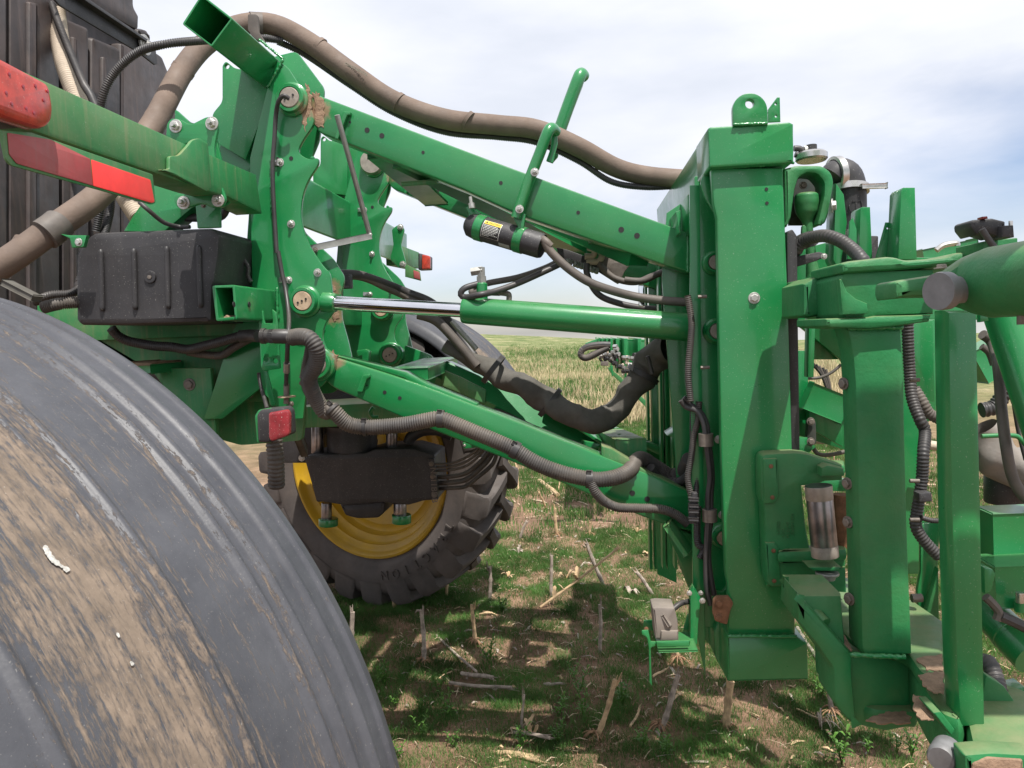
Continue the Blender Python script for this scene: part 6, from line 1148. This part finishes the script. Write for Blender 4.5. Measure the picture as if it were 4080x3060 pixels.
# curled husks one can point at
for i, (V, x, y, s, lbl) in enumerate([('N', 1740, 580, .10, 'grey curled corn husk left of the mast foot'), ('N', 1040, 320, .09, 'upright dry husk behind the tyre'), ('N', 980, 470, .07, 'yellowish husk scrap right of the short stub'), ('N', 1340, 480, .10, 'brown husk standing against the fallen stalk'), ('N', 1840, 330, .07, 'bright husk pieces in the sun'), ('N', 1780, 190, .06, 'pale husk near the lower arm'), ('L', 290, 1380, .13, 'fan of old corn roots lying at the lower right'), ('D', 1480, 1240, .08, 'light husk by the mast skirt')]):
    c = PZ(V, x, y, .01); q = MB()
    for k in range(9 if i == 6 else 6):
        a = random.uniform(0, 6.28); d = np.array([math.cos(a), math.sin(a)*.8, 0])*s*random.uniform(.5, 1); ribbon(q, [c, c+d*.5+np.array([0, 0, random.uniform(.02, .06)*s/.08]), c+d+np.array([0, 0, random.uniform(.0, .03)])], .012*s/.08 if i != 6 else .004, k)
    q.build('corn_husk', 'corn_straw_grey' if i in (0, 1, 6) else 'corn_straw', None, label=lbl, cat='husk', group='dry corn husks on the ground')

# leafy weeds
def weed_mesh(seed):
    rr_ = random.Random(seed); mb = MB()
    for s_ in range(rr_.randint(3, 5)):
        a0 = rr_.uniform(0, 6.28); lean = rr_.uniform(.1, .5); H_ = rr_.uniform(.07, .13)
        tip = np.array([math.cos(a0)*lean*H_, math.sin(a0)*lean*H_, H_]); mb.tube([np.zeros(3), tip*.5+np.array([0, 0, .005]), tip], [.0022, .0018, .0012], 5)
        for k in range(9):
            t = .25+.75*k/8; b = tip*t; a = a0+k*2.4; L_ = rr_.uniform(.025, .05)*(1.1-.35*t); d = np.array([math.cos(a), math.sin(a), rr_.uniform(.1, .7)]); d /= np.linalg.norm(d)
            ribbon(mb, [b, b+d*L_*.5+np.array([0, 0, .005]), b+d*L_+np.array([0, 0, -.006])], .0052, k)
    return mb
WMS = []
for k in range(4):
    q = weed_mesh(k); me = bpy.data.meshes.new('leafy_weed'); me.from_pydata(q.v, [], q.f); me.materials.append(MATS['weed_leaf']); me.polygons.foreach_set('use_smooth', [True]*len(me.polygons)); WMS.append(me)
wl = [('N', 210, 1150, 'broad leafed weed beside the muddy fender'), ('N', 545, 1185, 'leafy weed right of the fender weed'), ('N', 275, 1280, 'grey green weed below the leafy pair'), ('N', 610, 1350, 'leafy weed in the sunlit soil patch'), ('N', 430, 1320, 'small leafy weed left of the sunlit soil'), ('N', 430, 1470, 'weed in the bottom left grass'), ('N', 640, 1540, 'weed right of the bottom left grass'), ('N', 862, 1010, 'bright young weed by the pale rooted stub'), ('N', 938, 700, 'bright lit weed in the dark grass'), ('N', 1290, 1350, 'shaded weed in the bare soil'), ('N', 1290, 1510, 'shaded weed near the bottom centre'), ('N', 1060, 1560, 'weed beside the thick tan stalk'), ('N', 1690, 1270, 'shaded weed between the leaning stubs'), ('N', 1380, 1110, 'weed above the bare soil at centre'), ('N', 1960, 1590, 'leafy weed at the bottom under the mast'), ('N', 1820, 1540, 'dark weed left of the bottom mast weed'), ('L', 440, 1640, 'bright weed at the bottom right edge'), ('L', 290, 1180, 'tall weed by the grey stub'), ('L', 620, 1560, 'dense weed below the hinge base'), ('L', 820, 1560, 'weed right of the dense weed'), ('L', 920, 1590, 'pale weed near the knuckle'), ('D', 1250, 1500, 'weed under the sensor tray'), ('D', 860, 1640, 'weed at the foot of the muddy fender'), ('N', 1450, 1340, 'weed left of the tan leaning stub')]
for i, (V, x, y, lbl) in enumerate(wl):
    c = PZ(V, x, y, 0.0); o = link('leafy_weed', WMS[i % 4], None, None, c, label=lbl, cat='weed', group='leafy weeds'); s = random.uniform(.7, 1.25); o.scale = (s, s, s); o.rotation_euler = (0, 0, random.uniform(0, 6))

# grass: needle tufts in drifts; one mesh
def vnoise(x, y, seed=0):
    r = np.random.default_rng(seed); g = r.random((64, 64)); xi = np.floor(x).astype(int); yi = np.floor(y).astype(int); fx = x-xi; fy = y-yi; fx = fx*fx*(3-2*fx); fy = fy*fy*(3-2*fy)
    a = g[xi % 64, yi % 64]; b = g[(xi+1) % 64, yi % 64]; c = g[xi % 64, (yi+1) % 64]; d = g[(xi+1) % 64, (yi+1) % 64]
    return (a*(1-fx)+b*fx)*(1-fy)+(c*(1-fx)+d*fx)*fy
def blades(name, m, n, area, hr_, w, mask, lean=.5, per=14, spread=.03, kind='stuff', label=None, cat=None, seed=1, segs=2):
    r = np.random.default_rng(seed); x = r.uniform(area[0], area[1], n*3); y = area[2]*(area[3]/area[2])**r.random(n*3) if area[4] else r.uniform(area[2], area[3], n*3)
    x = x*(y/area[2])**(.8 if area[4] else 0)
    k = r.random(n*3) < mask(x, y); x = x[k][:n]; y = y[k][:n]; nt = len(x)
    tx = np.repeat(x, per)+r.normal(0, spread, nt*per); ty = np.repeat(y, per)+r.normal(0, spread, nt*per); N = len(tx); z = hgt(tx, ty)-.004
    hs = np.repeat(r.uniform(*hr_, nt), per)*r.uniform(.5, 1.1, N); a = r.uniform(0, 6.283, N); ln = r.uniform(.1, 1, N)*lean; b = r.uniform(0, 6.283, N)
    ux, uy = np.cos(b)*w*.5, np.sin(b)*w*.5; dx, dy = np.cos(a)*ln*hs, np.sin(a)*ln*hs
    base = np.stack([tx, ty, z], 1); s = np.stack([ux, uy, np.zeros(N)], 1)
    mid = base+np.stack([dx*.4, dy*.4, hs*.6], 1); tip = base+np.stack([dx, dy, hs*.95], 1)
    V = np.stack([base-s, base+s, mid-s*.8, mid+s*.8, tip], 1).reshape(-1, 3); o = np.arange(N)*5
    quads = np.stack([o, o+1, o+3, o+2], 1); tris = np.stack([o+2, o+3, o+4], 1)
    me = bpy.data.meshes.new(name); me.vertices.add(len(V)); me.vertices.foreach_set('co', V.ravel()); me.loops.add(N*7); li = np.concatenate([quads, tris], 1).ravel(); me.loops.foreach_set('vertex_index', li)
    me.polygons.add(N*2); st = np.stack([np.arange(N)*7, np.arange(N)*7+4], 1).ravel(); me.polygons.foreach_set('loop_start', st); me.update(calc_edges=True); me.validate()
    ob = link(name, me, m, None, (0, 0, 0), label=label, cat=cat, kind=kind); return ob
gm = lambda x, y: np.clip((vnoise(x*1.7+9, y*1.7+3, 3)*.5+vnoise(x*6+1, y*6, 4)*.5-.35)*5.0, .22, 1)
blades('grass', 'grass', 28000, (-2.2, 2.9, 3.1, 7.5, False), (.022, .062), .0022, gm, 1.1, 14, .026, label='fine green grass tufts growing in drifts over the soil', cat='grass')
blades('grass', 'grass', 19000, (-3.5, 5.5, 7.3, 20, False), (.05, .12), .006, lambda x, y: np.clip((vnoise(x*.8+9, y*.8+3, 5)*.5+vnoise(x*3, y*3, 6)*.5-.28)*4, .15, 1), .7, 10, .05, seed=5, label='green grass and weeds beyond the machine', cat='grass')
blades('dry_stubble', 'far_straw', 16000, (-2.5, 6, 16, 95, True), (.14, .42), .016, lambda x, y: np.clip(.25+.9*np.exp(-((y-30)/16)**2)+(vnoise(x*.3, y*.3, 8)-.5), .05, 1), .45, 3, .12, seed=7, label='pale dry corn stubble standing across the field in the distance', cat='stubble')
blades('far_grass', 'grass', 9000, (-2.5, 6, 20, 120, True), (.12, .40), .02, lambda x, y: np.clip(.1+.8*np.exp(-((y-55)/25)**2)+(vnoise(x*.25, y*.25, 9)-.5)*1.2, .02, 1), .5, 4, .2, seed=11, label='green grassy weeds on the distant slope', cat='grass')
# straw and leaf crumbs on the soil
def litter(name, n, area, seed, lenr, w, m, label, th=.35):
    r = np.random.default_rng(seed); x = r.uniform(area[0], area[1], n); y = r.uniform(area[2], area[3], n); k = vnoise(x*2.3, y*2.3, seed) > th; x = x[k]; y = y[k]; N = len(x)
    L_ = r.uniform(*lenr, N)*r.uniform(.3, 1, N); a = r.uniform(0, 6.283, N); tl = r.normal(0, .12, N); ww = r.uniform(.3, 1, N)*w; z = hgt(x, y)+r.uniform(.002, .012, N)
    d = np.stack([np.cos(a), np.sin(a), tl], 1)*L_[:, None]/2; s = np.stack([-np.sin(a), np.cos(a), r.normal(0, .3, N)], 1)*ww[:, None]/2; c = np.stack([x, y, z+np.abs(tl)*L_/2], 1); u = np.stack([0*x, 0*x, r.uniform(.002, .012, N)], 1)
    V = np.stack([c-d-s, c-d+s, c+u-s, c+u+s, c+d-s*.5, c+d+s*.5], 1).reshape(-1, 3); o = np.arange(N)*6; f = np.concatenate([np.stack([o, o+1, o+3, o+2], 1), np.stack([o+2, o+3, o+5, o+4], 1)])
    me = bpy.data.meshes.new(name); me.from_pydata(V.tolist(), [], f.tolist()); link(name, me, m, None, (0, 0, 0), label=label, cat='litter', kind='stuff')
litter('straw_litter', 3800, (-1.3, 3.0, 3.0, 8), 21, (.02, .11), .007, 'straw_litter', 'scraps of straw and dry leaf strewn over the soil')
litter('straw_litter', 5000, (-3, 6, 8, 24), 22, (.05, .28), .018, 'straw_litter', 'pale straw scattered on the field beyond the machine', .25)
litter('leaf_crumbs', 7000, (-1.3, 3.0, 3.0, 6.5), 23, (.006, .025), .006, 'corn_root', 'small brown crumbs of leaf and root on the soil', .3)
litter('husk_litter', 900, (-1.3, 3.0, 3.2, 9), 25, (.04, .13), .016, 'corn_straw_grey', 'torn grey husk and leaf pieces matted among the stubs', .42)
litter('husk_litter', 700, (-1.3, 3.0, 3.2, 9), 26, (.04, .12), .014, 'corn_straw', 'pale torn leaf pieces among the stubs', .45)
# clods
r = np.random.default_rng(31); mb = MB(); ico = None
bm = bmesh.new(); bmesh.ops.create_icosphere(bm, subdivisions=1, radius=1); iv = np.array([v.co for v in bm.verts]); iff = [tuple(v.index for v in f.verts) for f in bm.faces]; bm.free()
for k in range(1500):
    x, y = r.uniform(-1.2, 2.9), r.uniform(3.1, 6.5); s = .003+.012*r.random()**3; mb.add(iv*(s*r.uniform(.7, 1.3, 3))*(1+.2*r.normal(size=(len(iv), 1)))+np.array([x, y, float(hgt(x, y))]), iff)
mb.build('soil_clods', 'soil', None, kind='stuff', label='small crumbled clods of red brown earth', cat='soil clods')

# rows of cut stubs standing in the sun further off
base = None; rr_ = random.Random(4)
sm = []
for k in range(3):
    q = MB(); straw_mesh(q, (0, 0, -.02), (rr_.uniform(-.05, .05), rr_.uniform(-.03, .03), rr_.uniform(.17, .27)), .011, 2, True, 80+k); me = bpy.data.meshes.new('corn_stub'); me.from_pydata(q.v, [], q.f); me.materials.append(MATS['corn_straw']); me.polygons.foreach_set('use_smooth', [True]*len(me.polygons)); sm.append(me)
for j in range(14):
    y = 6.3+j*.76
    for i in range(-2, 9):
        x = -.9+i*.55*(1+.04*j)+rr_.uniform(-.16, .16)
        if rr_.random() < .55 or (y < 7.2 and x < .55): continue
        o = link('corn_stub', sm[rr_.randrange(3)], None, None, (x, y+rr_.uniform(-.08, .08), float(hgt(x, y))), label='pale cut corn stub in a row of the sunlit field beyond the machine', cat='corn stub', group='rows of corn stubs beyond the machine'); o.rotation_euler = (rr_.uniform(-.3, .3), rr_.uniform(-.3, .3), rr_.uniform(0, 6))
